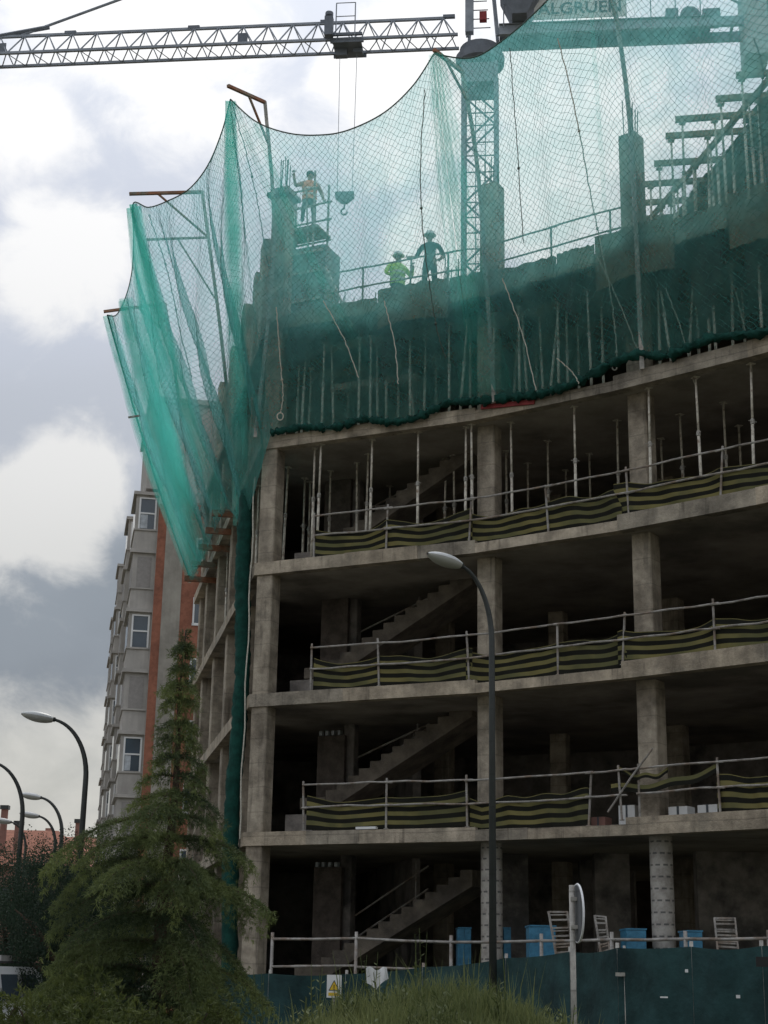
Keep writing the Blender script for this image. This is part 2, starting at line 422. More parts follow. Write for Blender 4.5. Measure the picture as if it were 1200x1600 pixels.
def lerp(a, b, t): return a + (b - a) * t
def poly_at(pts, u):
    """point on a polyline of Vectors at 0..1, smooth (Catmull-Rom) by index"""
    n = len(pts) - 1; x = min(max(u, 0), 1) * n; i = min(int(x), n - 1); t = x - i
    p0, p1, p2, p3 = pts[max(i - 1, 0)], pts[i], pts[i + 1], pts[min(i + 2, n)]
    return .5 * ((2 * p1) + (p2 - p0) * t + (2 * p0 - 5 * p1 + 4 * p2 - p3) * t * t + (3 * p1 - p0 - 3 * p2 + p3) * t ** 3)
def proj(P):
    q = Vector(P) - CAM; d = q.dot(_F)
    return 600 + FPX * q.dot(_R) / d, 800 - FPX * q.dot(_U) / d

# ------------------------------------------------------------------ setting: ground, street
G0 = -.2
structure(MB().add([(-900, -200, G0), (900, -200, G0), (900, 1500, G0), (-900, 1500, G0)], [(0, 1, 2, 3)]).build('ground', 'ground'))
SD = Vector((-.2, 1, 0)).normalized()           # direction of the street on the left
SN = Vector((SD.y, -SD.x, 0))                   # to its right
def street(a, b, z): return Vector((-9, 30, 0)) + SD * b + SN * a + Vector((0, 0, z))
structure(MB().add([street(-9, -60, G0 + .004), street(-2, -60, G0 + .004), street(-2, 300, G0 + .004), street(-9, 300, G0 + .004)], [(0, 1, 2, 3)]).build('road', 'asphalt'))
pv = MB()
pv.add([street(-2, -60, G0 + .12), street(1.2, -60, G0 + .12), street(1.2, 300, G0 + .12), street(-2, 300, G0 + .12), street(-2, -60, G0 + .0), street(-2, 300, G0 + .0)], [(0, 1, 2, 3), (4, 0, 3, 5)])
structure(pv.build('pavement', 'kerb'))

# ------------------------------------------------------------------ the concrete frame under construction
ZB = {1: 4.25, 2: 7.25, 3: 10.25, 4: 13.25, 5: 16.25, 6: 19.25}
TH = .20
V2 = lambda x, y: Vector((x, y))
P0, P1, P2, P3, P4 = V2(-2.906, 33.675), V2(1.95, 31.435), V2(4.69, 29.573), V2(7.02, 27.66), V2(12.2, 23.0)
PL = V2(-6.2, 49.3)
FRONT = [P0, P1, P2, P3, P4]
def offset(pts, d):
    """polyline moved d metres into the building"""
    out = []
    for i, p in enumerate(pts):
        ns = []
        for a, b in ((i - 1, i), (i, i + 1)):
            if a >= 0 and b < len(pts):
                t = (pts[b] - pts[a]).normalized(); ns.append(V2(-t.y, t.x))
        n = sum(ns, V2(0, 0)).normalized(); k = 1 / max(.3, n.dot(ns[0]))
        out.append(p + n * d * k)
    return out
def along(pts, s):
    for a, b in zip(pts, pts[1:]):
        L = (b - a).length
        if s <= L or b is pts[-1]: return a + (b - a) * (s / L), (b - a).normalized()
        s -= L
def plen(pts): return sum((b - a).length for a, b in zip(pts, pts[1:]))
def fpx(x, z, inset=0.0):
    """point of the front line (moved in by inset) that is seen in photograph column x at height z"""
    pts = offset(FRONT, inset); lo, hi = 0.0, plen(pts)
    for _ in range(40):
        m = (lo + hi) / 2; q, t = along(pts, m)
        if proj((q.x, q.y, z))[0] < x: lo = m
        else: hi = m
    q, t = along(pts, lo)
    return Vector((q.x, q.y, z)), t
LEFT = [P0, PL]
LT = (PL - P0).normalized(); LNI = V2(LT.y, -LT.x)       # into the building
def lw(s, inset, z):
    q = P0 + LT * s + LNI * inset; return Vector((q.x, q.y, z))

bld = thing('unfinished_building', 'unfinished concrete frame building of open dark storeys wrapped above in green netting', 'building', (P1.x, P1.y, G0))
OUT = [P0, P1, P2, P3, P4, V2(19, 33), V2(15.5, 46), PL]
edge_mats = []
for k, (c1, c2) in enumerate((((.40, .335, .25), (.25, .215, .165)), ((.32, .28, .22), (.20, .175, .14)), ((.43, .365, .28), (.29, .25, .19)))):
    edge_mats.append(principled('slab edge pour %d' % k, c1, .9, raw=.45, var=.4, vscale=2.2, bump=.6, bscale=18, streak=.10, color2=c2, c2scale=.9, coord='World'))
rr = random.Random(7)
for L in range(1, 6):
    sl = MB().prism(OUT, ZB[L], ZB[L] + TH).build('floor_slab', 'soffit' if L < 5 else 'ply', bld)
    if L == 5: continue
    # cast edge strips, poured in lengths of slightly different concrete
    for bi, (A, B, t) in enumerate(((P0, P1, .28), (P1, P2, .205), (P2, P3, .33), (P3, P4, .33), (PL, P0, .27))):
        d = (B - A); Ld = d.length; d.normalize(); n = V2(-d.y, d.x)
        cuts = [0]
        while cuts[-1] < Ld - 1.2: cuts.append(min(Ld, cuts[-1] + rr.uniform(1.0, 2.6)))
        cuts[-1] = Ld
        for a, b in zip(cuts, cuts[1:]):
            o = rr.uniform(.004, .014); h = t + rr.uniform(-.012, .012)
            q = [A + d * (a + .001) - n * o, A + d * (b - .001) - n * o, A + d * (b - .001) + n * .24, A + d * (a + .001) + n * .24]
            mb = MB()
            nx = 6
            top = [[], [], [], []]
            MB.prism(mb, q, ZB[L] - .006 - rr.random() * .004, ZB[L] + h)
            mb.build('slab_edge', edge_mats[rr.randrange(3)], sl)

def column(cx, cy, ang, w, d, z0, z1, mat='column', parent=bld):
    mb = MB(); c = .025
    prof = [(-w / 2 + c, -d / 2), (w / 2 - c, -d / 2), (w / 2, -d / 2 + c), (w / 2, d / 2 - c), (w / 2 - c, d / 2), (-w / 2 + c, d / 2), (-w / 2, d / 2 - c), (-w / 2, -d / 2 + c)]
    ca, sa = math.cos(ang), math.sin(ang)
    mb.prism([(cx + x * ca - y * sa, cy + x * sa + y * ca) for x, y in prof], z0, z1)
    return mb.build('column', mat, parent)
def angle(a, b): return math.atan2(b.y - a.y, b.x - a.x)
def round_column(cx, cy, r, z0, z1, mat):
    mb = MB(); n = 20; nz = 10
    P = [[(cx + r * math.cos(2 * math.pi * i / n), cy + r * math.sin(2 * math.pi * i / n), z0 + (z1 - z0) * j / nz) for j in range(nz + 1)] for i in range(n + 1)]
    mb.grid(P, lambda i, j: (i / n, (z0 + (z1 - z0) * j / nz)))
    return mb.build('round_column', mat, bld, smooth=True)
# corner, front and return columns, storey by storey
Lz = [(G0, ZB[1])] + [(ZB[L] + TH, ZB[L + 1]) for L in range(1, 5)]
a1 = (angle(P0, P1) + angle(P1, P2)) / 2; a2 = (angle(P1, P2) + angle(P2, P3)) / 2; a0 = angle(P0, P1)
IN = offset(FRONT, .62)
for k, (z0, z1) in enumerate(Lz):
    c0 = P0 + (P1 - P0).normalized() * .24 + V2(.41, .91) * .25
    column(c0.x, c0.y, a0, .40, .42, z0, z1)
    if k == 0:
        round_column(IN[1].x + .06, IN[1].y, .22, z0, z1, 'wrap'); round_column(IN[2].x + .32, IN[2].y - .26, .22, z0, z1, 'wrap')
    else:
        column(IN[1].x + .04, IN[1].y, a1, .42, .40, z0, z1); column(IN[2].x + .24, IN[2].y - .18, a2, .42, .44, z0, z1)
    for q in (along(offset(FRONT, .62), 13.4)[0], along(offset(FRONT, .62), 16.6)[0]):
        column(q.x, q.y, angle(P3, P4), .42, .42, z0, z1)
    for s in (3.3, 6.6, 9.9, 13.2, 15.3):
        q = lw(s, .3, 0); column(q.x, q.y, math.atan2(LT.y, LT.x), .42, .34, z0, z1)
    for s in (2.2, 5.2, 8.2, 11.4, 14.5):          # second row, deep in the dark
        q, t = along(offset(FRONT, 6.0), s); column(q.x, q.y, math.atan2(t.y, t.x), .4, .4, z0, z1)
# rear partitions that close the depth of every storey
for k, (z0, z1) in enumerate(Lz):
    pts = offset(FRONT, 9.0)
    for i, (A, B) in enumerate(zip(pts, pts[1:])):
        if k == 0 and i in (1, 2): continue
        d = (B - A).normalized(); n = V2(-d.y, d.x)
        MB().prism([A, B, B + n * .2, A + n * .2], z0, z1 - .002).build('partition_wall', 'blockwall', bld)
    # wall across behind the return front
    A = P0 + LT * 2.0 + LNI * 4.2; B = PL + LNI * 4.2
    MB().prism([A, A + LNI * .2, B + LNI * .2, B], z0, z1 - .002).build('partition_wall', 'blockwall', bld)
# far rear wall of the ground floor
A, B = along(offset(FRONT, 13.5), 3.0)[0], along(offset(FRONT, 13.5), 15.0)[0]
d = (B - A).normalized(); n = V2(-d.y, d.x)
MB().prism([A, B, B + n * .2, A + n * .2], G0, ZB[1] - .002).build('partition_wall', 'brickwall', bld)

# stair: in the first bay, a flight rising to the right on each storey
def stair(k, z0, z1):
    line = offset([P0, P1], 2.0); A, B = line; d = (B - A).normalized(); n = V2(-d.y, d.x)
    s00, s0, s1 = -.9, .95, 4.5; z0 = z0 + (1.0 if k == 0 else -.02); zb_ = .56 * (s0 - s00); rise0 = .56 * (s1 - s00); steps = 13
    w = 1.15; mb = MB(); th = .24
    prof = []
    for i in range(steps):
        s = lerp(s0, s1, i / steps); prof += [(s, z0 + lerp(zb_, rise0, i / steps)), (s, z0 + lerp(zb_, rise0, (i + 1) / steps))]
    rise = rise0; prof.append((s1, z0 + rise)); prof += [(s1, z0 + rise - th - .1), (s0, z0 + zb_ - th - .1)]
    fr = [(A.x + d.x * s, A.y + d.y * s, z) for s, z in prof]; bk = [(x + n.x * w, y + n.y * w, z) for x, y, z in fr]
    m = len(prof)
    mb.add(fr + bk, [tuple(range(m))[::-1], tuple(range(m, 2 * m))] + [(i, (i + 1) % m, m + (i + 1) % m, m + i) for i in range(m)])
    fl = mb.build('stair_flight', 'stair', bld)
    e = A + d * .3
    MB().prism([e, e + d * .64, e + d * .64 + n * 1.15, e + n * 1.15], z0 + zb_ - .25, z0 + zb_).build('stair_landing', 'stair', bld)
    # two temporary hand rails over the flight
    for hh in (.75, 1.25):
        p = Vector((A.x + n.x * 1.2 + d.x * 1.0, A.y + n.y * 1.2 + d.y * 1.0, z0 + hh + .75)); q = Vector((A.x + n.x * 1.2 + d.x * 3.0, A.y + n.y * 1.2 + d.y * 3.0, min(z1 - .05, z0 + hh + 1.95)))
        MB().tube([p - Vector((n.x, n.y, 0)) * .05, q - Vector((n.x, n.y, 0)) * .05], .022, 6).build('stair_rail', 'rail', fl)
    for s in (1.02, 2.7):
        p = A + d * s + n * 1.2; zz = z0 + .56 * (s - s00)
        MB().tube([(p.x - n.x * .05, p.y - n.y * .05, zz), (p.x - n.x * .05, p.y - n.y * .05, min(zz + 1.35, z1 - .03))], .024, 6).build('stair_post', 'rail', fl)
for k, (z0, z1) in enumerate(Lz[:4]): stair(k, z0, z1)
# block walls of the stair well beside the corner column: low front leaf, tall rear leaf with an open top course
for k, (z0, z1) in enumerate(Lz[:4]):
    A, B = offset([P0, P1], 1.1); d = (B - A).normalized(); n = V2(-d.y, d.x)
    q = [A + d * .42, A + d * 1.10, A + d * 1.10 + n * .12, A + d * .42 + n * .12]
    MB().prism(q, z0, z0 + .55).build('low_block_wall', 'blockwall', bld)
    q = [A + d * .35 + n * 1.6, A + d * 1.05 + n * 1.6, A + d * 1.05 + n * 1.72, A + d * .35 + n * 1.72]
    MB().prism(q, z0, z1 - (.28 if k < 2 else .003)).build('brick_leaf', 'brickwall', bld)
    for s in (.42, .58, .74, .90) if k < 2 else ():
        c = A + d * s + n * 1.66
        MB().box((c.x, c.y, z1 - .215), (.07, .12, .10), angle(A, B)).build('daylight_stub', 'curtain', bld)  # pale colour stands in for daylight showing through the open course
    q = A + d * 1.05 + n * 1.95; column(q.x, q.y, angle(A, B), .28, .28, z0, z1, 'blockwall')

# stairwell side wall that closes the view through the corner
for k, (z0, z1) in enumerate(Lz[:4]):
    a, b = lw(2.3, .75, 0), lw(11.0, .75, 0); n_ = Vector((LNI.x, LNI.y, 0)) * .15
    MB().prism([(a.x, a.y), (a.x + n_.x, a.y + n_.y), (b.x + n_.x, b.y + n_.y), (b.x, b.y)], z0, z1 - .002).build('side_wall', 'blockwall', bld)
    a, c = lw(8.6, .9, 0), lw(8.6, 4.2, 0)
    MB().prism([(a.x, a.y), (c.x, c.y), (c.x + LT.x * .15, c.y + LT.y * .15), (a.x + LT.x * .15, a.y + LT.y * .15)], z0, z1 - .002).build('side_wall', 'blockwall', bld)
# top storey columns standing on the fifth floor
def top_col(p, ang, w, z1, mat='column', z0=ZB[5] + TH): return column(p.x, p.y, ang, w, w, z0, z1, mat)
top_col(IN[2] + V2(.22, -.16), a2, .42, 19.35); top_col(IN[1] + V2(.12, -.02), a1, .44, 19.2)
c0 = P0 + (P1 - P0).normalized() * .24 + V2(.41, .91) * .25
top_col(c0, a0, .42, 19.75)
for s, w, zt in ((1.6, .62, 19.3), (3.3, .55, 19.2), (5.6, .6, 19.3), (8.4, .6, 19.2), (11.6, .6, 19.3)):
    q = lw(s, .35, 0); top_col(V2(q.x, q.y), math.atan2(LT.y, LT.x), w, zt, 'column')

# ------------------------------------------------------------------ fifth floor edge formwork (boards and hanging sheets)
def edge_board(x0, x1, zlo, zhi, mat, out=.05, thick=.04, name='edge_form', sag=0.0):
    a, _ = fpx(x0, ZB[5], -out); b, _ = fpx(x1, ZB[5], -out)
    d = (b - a); d.z = 0; d.normalize(); n = Vector((-d.y, d.x, 0)) * thick
    mb = MB(); K = 14; P = []; rj = random.Random(int(x0))
    for i in range(K):
        p = a.lerp(b, i / (K - 1)); dz = sag * math.sin(math.pi * i / (K - 1))
        P.append([(p.x, p.y, zlo + dz + rj.uniform(-.03, .03)), (p.x, p.y, zhi + rj.uniform(-.035, .03))])
    vs = [q for r in P for q in r]; vs += [(x + n.x, y + n.y, z) for x, y, z in vs]
    m = 2 * K; fs = []
    for i in range(K - 1):
        fs += [(2 * i, 2 * i + 2, 2 * i + 3, 2 * i + 1), (m + 2 * i, m + 2 * i + 1, m + 2 * i + 3, m + 2 * i + 2), (2 * i + 1, 2 * i + 3, m + 2 * i + 3, m + 2 * i + 1), (2 * i, m + 2 * i, m + 2 * i + 2, 2 * i + 2)]
    fs += [(0, 1, m + 1, m), (2 * K - 2, m + 2 * K - 2, m + 2 * K - 1, 2 * K - 1)]
    mb.add(vs, fs)
    return mb.build(name, mat, bld)
edge_board(440, 588, 16.20, 16.56, 'ply'); edge_board(590, 700, 15.75, 16.74, 'ply', .09, sag=.12); edge_board(702, 778, 16.1, 16.70, 'ply')
edge_board(780, 868, 16.12, 16.62, 'ply', .07); edge_board(870, 928, 16.16, 16.66, 'ply'); edge_board(930, 1052, 15.5, 16.78, 'ply', .1, sag=.15)
edge_board(1054, 1136, 16.1, 16.66, 'ply'); edge_board(1138, 1260, 15.6, 16.8, 'ply', .09); edge_board(1262, 1400, 16.1, 16.7, 'ply')
# dark sheets hung from the deck edge, ragged at the foot
def hung_sheet(x0, x1, zhi, drop, seed):
    rj = random.Random(seed); n = 16; P = []
    for i in range(n + 1):
        u = i / n; x = lerp(x0, x1, u); row = []
        foot = zhi - drop * (.55 + .45 * math.sin(u * 4 + seed)) - rj.uniform(0, .18)
        for j in range(6):
            p, _ = fpx(x, 15.5, .12 + .07 * math.sin(u * 14 + seed + j * .5)); row.append((p.x, p.y, lerp(zhi, foot, j / 5)))
        P.append(row)
    MB().grid(P).build('hung_sheet', 'tarp', bld, True)
for k, (x0, x1, zh, dr) in enumerate(((446, 520, 16.3, 1.0), (596, 700, 16.2, 1.7), (715, 765, 16.2, .9), (842, 900, 16.25, 1.1), (925, 1000, 16.3, 1.9), (1010, 1075, 16.3, 1.0), (1085, 1150, 16.3, 1.9), (1165, 1230, 16.3, 1.6))): hung_sheet(x0, x1, zh, dr, k + 1)
# joists under the fifth floor deck
for i in range(15):
    q, t = along(offset(FRONT, .15), .5 + i * .85); q2, _ = along(offset(FRONT, 4.2), .5 + i * .85)
    MB().beam((q.x, q.y, 16.13), (q2.x, q2.y, 16.13), .10, .18).build('deck_joist', 'timber', bld)
for dd in (.9, 2.4):
    pts = offset(FRONT, dd)
    for A, B in zip(pts[:4], pts[1:4]):
        MB().beam((A.x, A.y, 15.94), (B.x, B.y, 15.94), .08, .18).build('deck_beam', 'timber', bld)
# dropped beam soffit seen pale between the props
a, _ = fpx(520, 15.0, 1.5); b, _ = fpx(655, 15.0, 1.5)
MB().beam((a.x, a.y, 15.12), (b.x, b.y, 15.08), .3, .16).build('drop_beam', 'edge', bld)
# red shutter board along the fourth slab
a, _ = fpx(752, 13.5, -.03); b, _ = fpx(835, 13.5, -.03)
MB().beam((a.x, a.y, 13.50), (b.x, b.y, 13.36), .05, .10).build('shutter_board', 'redply', bld)

for x, y in ((352, 803), (341, 830), (330, 856), (318, 882), (306, 905)):      # joist ends under the fourth slab on the left side
    q = at_z(x, y, 13.12); o = Vector((LNI.x, LNI.y, 0))
    MB().beam(q - o * .35, q + o * 1.6, .10, .16).build('joist_end', 'rust', bld)
# ------------------------------------------------------------------ sixth floor deck, half laid
TIPS = [(1150, 118), (1118, 155), (1055, 187), (1040, 213), (1022, 256), (1006, 288), (990, 318), (972, 344), (948, 378)]
deck = thing('formwork_deck', 'half-laid timber formwork deck with joist ends poking out at upper right', 'formwork', (8, 30, ZB[5] + TH))
tips = [at_z(x, y, 19.3) for x, y in TIPS]
jx = Vector((.985, -.17, 0))
for k, p in enumerate(tips):
    MB().beam(p, p + jx * 5.5, .08, .13).build('joist', 'timber', deck)
tA, tB = tips[0] + jx * .65, tips[-1] + jx * .5
ext = (tA - tB).normalized()
MB().beam(tB - ext * 1.5 + Vector((0, 0, -.14)), tA + ext * 2.0 + Vector((0, 0, -.14)), .08, .13).build('stringer', 'timber', deck)
MB().beam(tB + jx * 2.6 + Vector((0, 0, -.14)), tA + jx * 2.6 + ext * 2 + Vector((0, 0, -.14)), .08, .13).build('stringer', 'timber', deck)
pA, pB = tips[0] + jx * 1.0 + ext * 2.2, tips[-1] + jx * 1.25
rr = random.Random(3)
n_rows = 9
for i in range(n_rows):                                  # plywood sheets, laid side by side
    a = pB.lerp(pA, i / n_rows); b = pB.lerp(pA, (i + 1) / n_rows - .004)
    o = rr.uniform(-.12, .12)
    for j in range(3):
        s0, s1 = o + j * 2.0, o + j * 2.0 + 1.99
        q = [a + jx * s0, b + jx * s0, b + jx * s1, a + jx * s1]
        mb = MB(); mb.add([(v.x, v.y, 19.37) for v in q] + [(v.x, v.y, 19.39) for v in q], [(0, 1, 2, 3), (7, 6, 5, 4), (0, 4, 5, 1), (1, 5, 6, 2), (2, 6, 7, 3), (3, 7, 4, 0)])
        mb.build('plywood_sheet', 'ply', deck)
# ------------------------------------------------------------------ telescopic props
def make_prop(H, name, label, cat, group):
    r = thing(name, label, cat, (0, 0, 0), group)
    h1 = H * .58
    MB().box((0, 0, .006), (.13, .13, .012)).build('base_plate', 'prop', r)
    MB().tube([(0, 0, .012), (0, 0, h1)], .031, 8).build('outer_tube', 'prop', r, True)
    MB().lathe((0, 0, h1), [(.032, -.10), (.044, -.08), (.044, 0), (.03, .02)], 10).tube([(-.09, 0, h1 - .03), (.09, 0, h1 - .03)], .009, 5).build('collar', 'steel', r)
    MB().tube([(0, 0, h1 - .02), (0, 0, H - .012)], .024, 8).build('inner_tube', 'prop', r, True)
    MB().box((0, 0, H - .006), (.14, .14, .012)).build('head_plate', 'prop', r)
    return r
def place(proto, flag, p, lean=(0, 0), rz=0.0, label=None, group=None):
    o = proto if not flag[0] else copy_tree(proto)
    flag[0] = True
    o.location = p; o.rotation_euler = (lean[0], lean[1], rz)
    if label: o['label'] = label
    if group: o['group'] = group
    return o
rr = random.Random(21)
pA_ = make_prop(2.795, 'steel_prop', 'thin pale steel prop holding up the slab under the netting', 'prop', 'props of the open third storey'); fA = [False]
zt = ZB[3] + TH
FR_ = [(494, .12, 2.0), (577, .2, -1.2), (652, .2, 0), (727, .3, -1.0), (738, .12, .6), (801, .55, 0), (901, .4, 0), (968, 1.6, -.5), (1018, .22, -.8), (1098, .2, -1.6), (1179, .25, -1.8), (1140, 1.9, -1), (1072, 2.0, -1)]
BK_ = [(430, 1.3, -1.5), (446, 2.6, 0), (468, 2.3, 0), (486, .5, 3), (512, 2.0, 0), (557, 1.7, 1), (570, 1.2, -.4), (548, 3.2, -4), (606, 3.6, 0), (693, 2.2, 1), (711, 2.0, -1.5), (793, 2.2, 0), (826, 3.2, 0), (858, 2.0, 0), (1040, 3.2, 0), (925, 3.3, 0), (886, 4.1, 0), (1165, 3.4, 0)]
ORD = 'first second third fourth fifth sixth seventh eighth ninth tenth eleventh twelfth thirteenth'.split()
FR_.sort()
for i, (x, ins, ln) in enumerate(FR_ + BK_):
    p, t = fpx(x, zt, ins); p.z = zt + (.085 if ins < .24 else .0) * 0
    if ins < .26: p, t = fpx(x, zt, .27)
    place(pA_, fA, p, (math.radians(rr.uniform(-.4, .4)), math.radians(-ln)), rr.uniform(0, 3), ('front-row steel prop below the netting, %s from the corner column' % ORD[i]) if i < len(FR_) else 'thin steel prop standing back in the dark storey below the netting')
for s in (.9, 1.8, 2.7, 4.3, 5.4, 7.6, 8.8, 11.0):
    place(pA_, fA, lw(s, .3 + .25 * rr.random(), zt), (0, math.radians(rr.uniform(-1.5, 1.5))), rr.uniform(0, 3), 'thin pale steel prop on the receding left side of the frame', 'props along the left side')
pB_ = make_prop(2.40, 'steel_prop', 'thin steel prop seen through the green netting below the formwork', 'prop', 'props of the netted fourth storey'); fB = [False]
zt = ZB[4] + TH
X4 = [442, 462, 480, 502, 522, 541, 560, 578, 603, 622, 641, 662, 684, 702, 718, 735, 800, 812, 826, 842, 858, 873, 888, 906, 925, 944, 1012, 1032, 1052, 1075, 1096, 1120, 1146, 1170, 1192, 470, 590, 650, 770, 850, 1000, 1110]
for i, x in enumerate(X4):
    ins = [.45, .95, 1.6, .4, .9, 2.4, .5][i % 7]
    p, t = fpx(x, zt, ins)
    place(pB_, fB, p, (math.radians(rr.uniform(-1, 1)), math.radians(rr.choice([0, 0, -1, 1.5, -4.5, 3.5, -6]))), rr.uniform(0, 3))
for s in (1.4, 2.6, 4.6, 6.2, 8.0, 10.4):
    place(pB_, fB, lw(s, .7, zt), (0, math.radians(rr.uniform(-2, 2))), rr.uniform(0, 3))
zt = ZB[5] + TH
pB_ = make_prop(2.74, 'steel_prop', 'thin prop under the half-laid timber deck', 'prop', 'props of the timber deck'); fB = [False]
for q in tips:
    for dx in (.12, .85):
        w_ = q + jx * dx; place(pB_, fB, Vector((w_.x, w_.y, zt)), (math.radians(rr.uniform(-1, 1)), math.radians(rr.uniform(-1, 1))), 0)
for k in range(8):
    p = tB.lerp(tA, (k + .15) / 8) ; p = Vector((p.x, p.y, zt))
    place(pB_, fB, p, (math.radians(rr.uniform(-1, 1)), math.radians(rr.uniform(-1.5, 1.5))), 0, 'thin prop under the half-laid timber deck', 'props of the timber deck')
    p = p + jx * 2.6 * rr.uniform(.5, 1)
    place(pB_, fB, p, (math.radians(rr.uniform(-2, 2)), math.radians(rr.uniform(-2, 2))), 0, 'thin prop under the half-laid timber deck', 'props of the timber deck')
# side boards and hung sheet above the fifth floor at right
def wall_sheet(x0, x1, zlo, zhi, ins, mat, name):
    a, _ = fpx(x0, zlo, ins); b, _ = fpx(x1, zlo, ins)
    MB().beam((a.x, a.y, (zlo + zhi) / 2), (b.x, b.y, (zlo + zhi) / 2), .03, zhi - zlo).build(name, mat, deck)
wall_sheet(1090, 1190, 16.5, 17.5, 1.6, 'ply', 'side_sheet'); wall_sheet(1192, 1330, 16.5, 18.4, 1.3, 'form', 'side_sheet')

# ------------------------------------------------------------------ guard rails and striped barrier sheets
def guard_rail(level, posts, label, x0, x1, cat='guard rail', z=None, h=1.05, ins=.10, seed=1, gap=None):
    rr = random.Random(seed)
    zt = (ZB[level] + TH if z is None else z)
    up = lambda x: (.085 if x < 742 or x > 966 else .008) if z is None else 0
    p0, _ = fpx((x0 + x1) / 2, zt, ins)
    root = thing('guard_rail', label, cat, p0)
    pts = []
    for x, ln in posts:
        p, t = fpx(x, zt, ins); p.z = zt + up(x); d = Vector((t.x, t.y, 0))
        q = p + Vector((0, 0, h)) + d * ln
        MB().tube([p, q], .024, 7).lathe(p, [(.05, 0), (.05, .015)], 8).build('post', 'rail', root)
    for hh in (h * .93, h * .48):
        xs = [x0] + [x for x, _ in posts if x0 < x < x1] + [x1]
        for a, b in zip(xs, xs[1:]):
            if gap and gap[0] <= a < gap[1] and hh < h * .6: continue
            n = 5; L = []
            for i in range(n):
                x = lerp(a - 4, b + 9, i / (n - 1)); p, t = fpx(x, zt, ins - .04); L.append(Vector((p.x, p.y, zt + .06 + hh + rr.uniform(-.015, .015) + .02 * math.sin(x * .01 + seed))))
            MB().tube(L, .021, 6).build('rail', 'rail', root)
    return root
guard_rail(3, [(490, -.02), (603, .03), (733, .06), (857, -.06), (983, -.04), (1126, .10), (1260, 0)], 'thin grey guard rail along the floor edge just below the netting', 495, 1330, seed=3)
guard_rail(2, [(485, 0), (592, -.05), (733, -.06), (872, 0), (973, .08), (1118, 0), (1250, 0)], 'thin grey guard rail along the floor edge behind the lamp head', 487, 1330, seed=5)
guard_rail(1, [(474, -.04), (603, 0), (730, -.02), (920, .08), (972, -.05), (1000, 0), (1126, -.02), (1250, 0)], 'bent grey guard rail along the lowest raised floor edge', 474, 1330, seed=9, gap=(960, 1000))
MB_LOOSE = MB(); a, _ = fpx(950, ZB[1] + .45, .05); b, _ = fpx(1020, ZB[1] + 1.6, .05)
tag(MB().tube([a, a.lerp(b, .5) + Vector((0, 0, .03)), b], .02, 6).build('loose_tube', 'rail', loc=a), 'loose tilted tube poking through the lowest guard rail by the column', 'tube')
a, _ = fpx(512, ZB[5] + .2, .2)
guard_rail(5, [(520, 0), (566, 0), (640, .03), (700, 0)], 'thin guard rail in front of the two helmeted workers', 512, 716, z=16.55, h=1.1, ins=.5, seed=2)
guard_rail(5, [(862, 0), (955, 0)], 'thin guard rail on the top floor right of the crane mast', 782, 970, z=16.55, h=1.1, ins=.5, seed=4)

POSTS = {3: [490, 603, 733, 857, 983, 1126, 1290], 2: [485, 592, 733, 872, 973, 1118, 1290], 1: [474, 603, 730, 920, 1000, 1126, 1300]}
def barrier(level, x0, x1, label, zlo=.02, zhi=.74, seed=1, wob=.02, ins=.07, drop=None):
    rr = random.Random(seed); zt = ZB[level] + TH + (.085 if (x0 + x1) / 2 < 742 or (x0 + x1) / 2 > 966 else .01)
    nu, nv = 90, 7; P = []
    ph = [rr.uniform(0, 6) for _ in range(4)]
    for i in range(nu + 1):
        u = i / nu; x = lerp(x0, x1, u); row = []
        dz = wob * (math.sin(u * 7 + ph[0]) + .5 * math.sin(u * 17 + ph[1])) - .05 * math.sin(math.pi * u * (1 + seed % 3)) ** 2 + .03 * math.sin(u * 2.5 + ph[2])
        for a_, b_ in zip(POSTS[level], POSTS[level][1:]):
            if a_ <= x < b_: dz -= (.03 + .13 * random.Random(a_ * level).random()) * math.sin(math.pi * (x - a_) / (b_ - a_)) ** .8
        if drop: dz -= drop[1] * max(0, 1 - abs(u - drop[0]) / .22)
        for j in range(nv + 1):
            v = j / nv
            o = .03 * math.sin(u * 23 + ph[2] + v * 2) + .018 * math.sin(u * 51 + ph[3] + v * 5) * math.sin(u * 6 + ph[1])
            p, t = fpx(x, zt, ins + o + .05)
            sq = 1 - .05 * math.sin(u * 9 + ph[3]) ** 2
            row.append((p.x, p.y, max(zt + .004 * (j + 1), zt + zlo + (zhi - zlo) * v * sq + dz * (.35 + .65 * v))))
        P.append(row)
    p0, _ = fpx((x0 + x1) / 2, zt, ins)
    o = MB().grid(P, lambda i, j: (i / nu, j / nv)).build('striped_barrier_sheet', 'stripe', None, loc=p0, smooth=True)
    return tag(o, label, 'barrier', 'striped barrier sheets')
barrier(3, 492, 738, 'striped barrier sheet on the floor below the netting, left of the middle column', seed=1, wob=.008)
barrier(3, 730, 972, 'striped barrier sheet on the floor below the netting, between the two columns', seed=2, wob=.008)
barrier(3, 960, 1290, 'striped barrier sheet on the floor below the netting, at the right column', seed=3, wob=.008)
barrier(2, 489, 738, 'striped barrier sheet on the lamp-height floor, left of the lamp pole', seed=4, wob=.008)
barrier(2, 728, 980, 'striped barrier sheet on the lamp-height floor, between pole and right column', seed=5, wob=.008)
barrier(2, 966, 1290, 'striped barrier sheet on the lamp-height floor, at the right column', seed=6, wob=.012)
barrier(1, 478, 732, 'sagging striped barrier sheet on the lowest raised floor, left of the lamp pole', seed=7, wob=.03)
barrier(1, 734, 922, 'striped barrier sheet in warmer yellow and rust on the lowest raised floor', seed=8, wob=.018, drop=(.1, .15))
barrier(1, 1122, 1300, 'striped barrier sheet on the lowest raised floor at the right edge', seed=9, wob=.008)
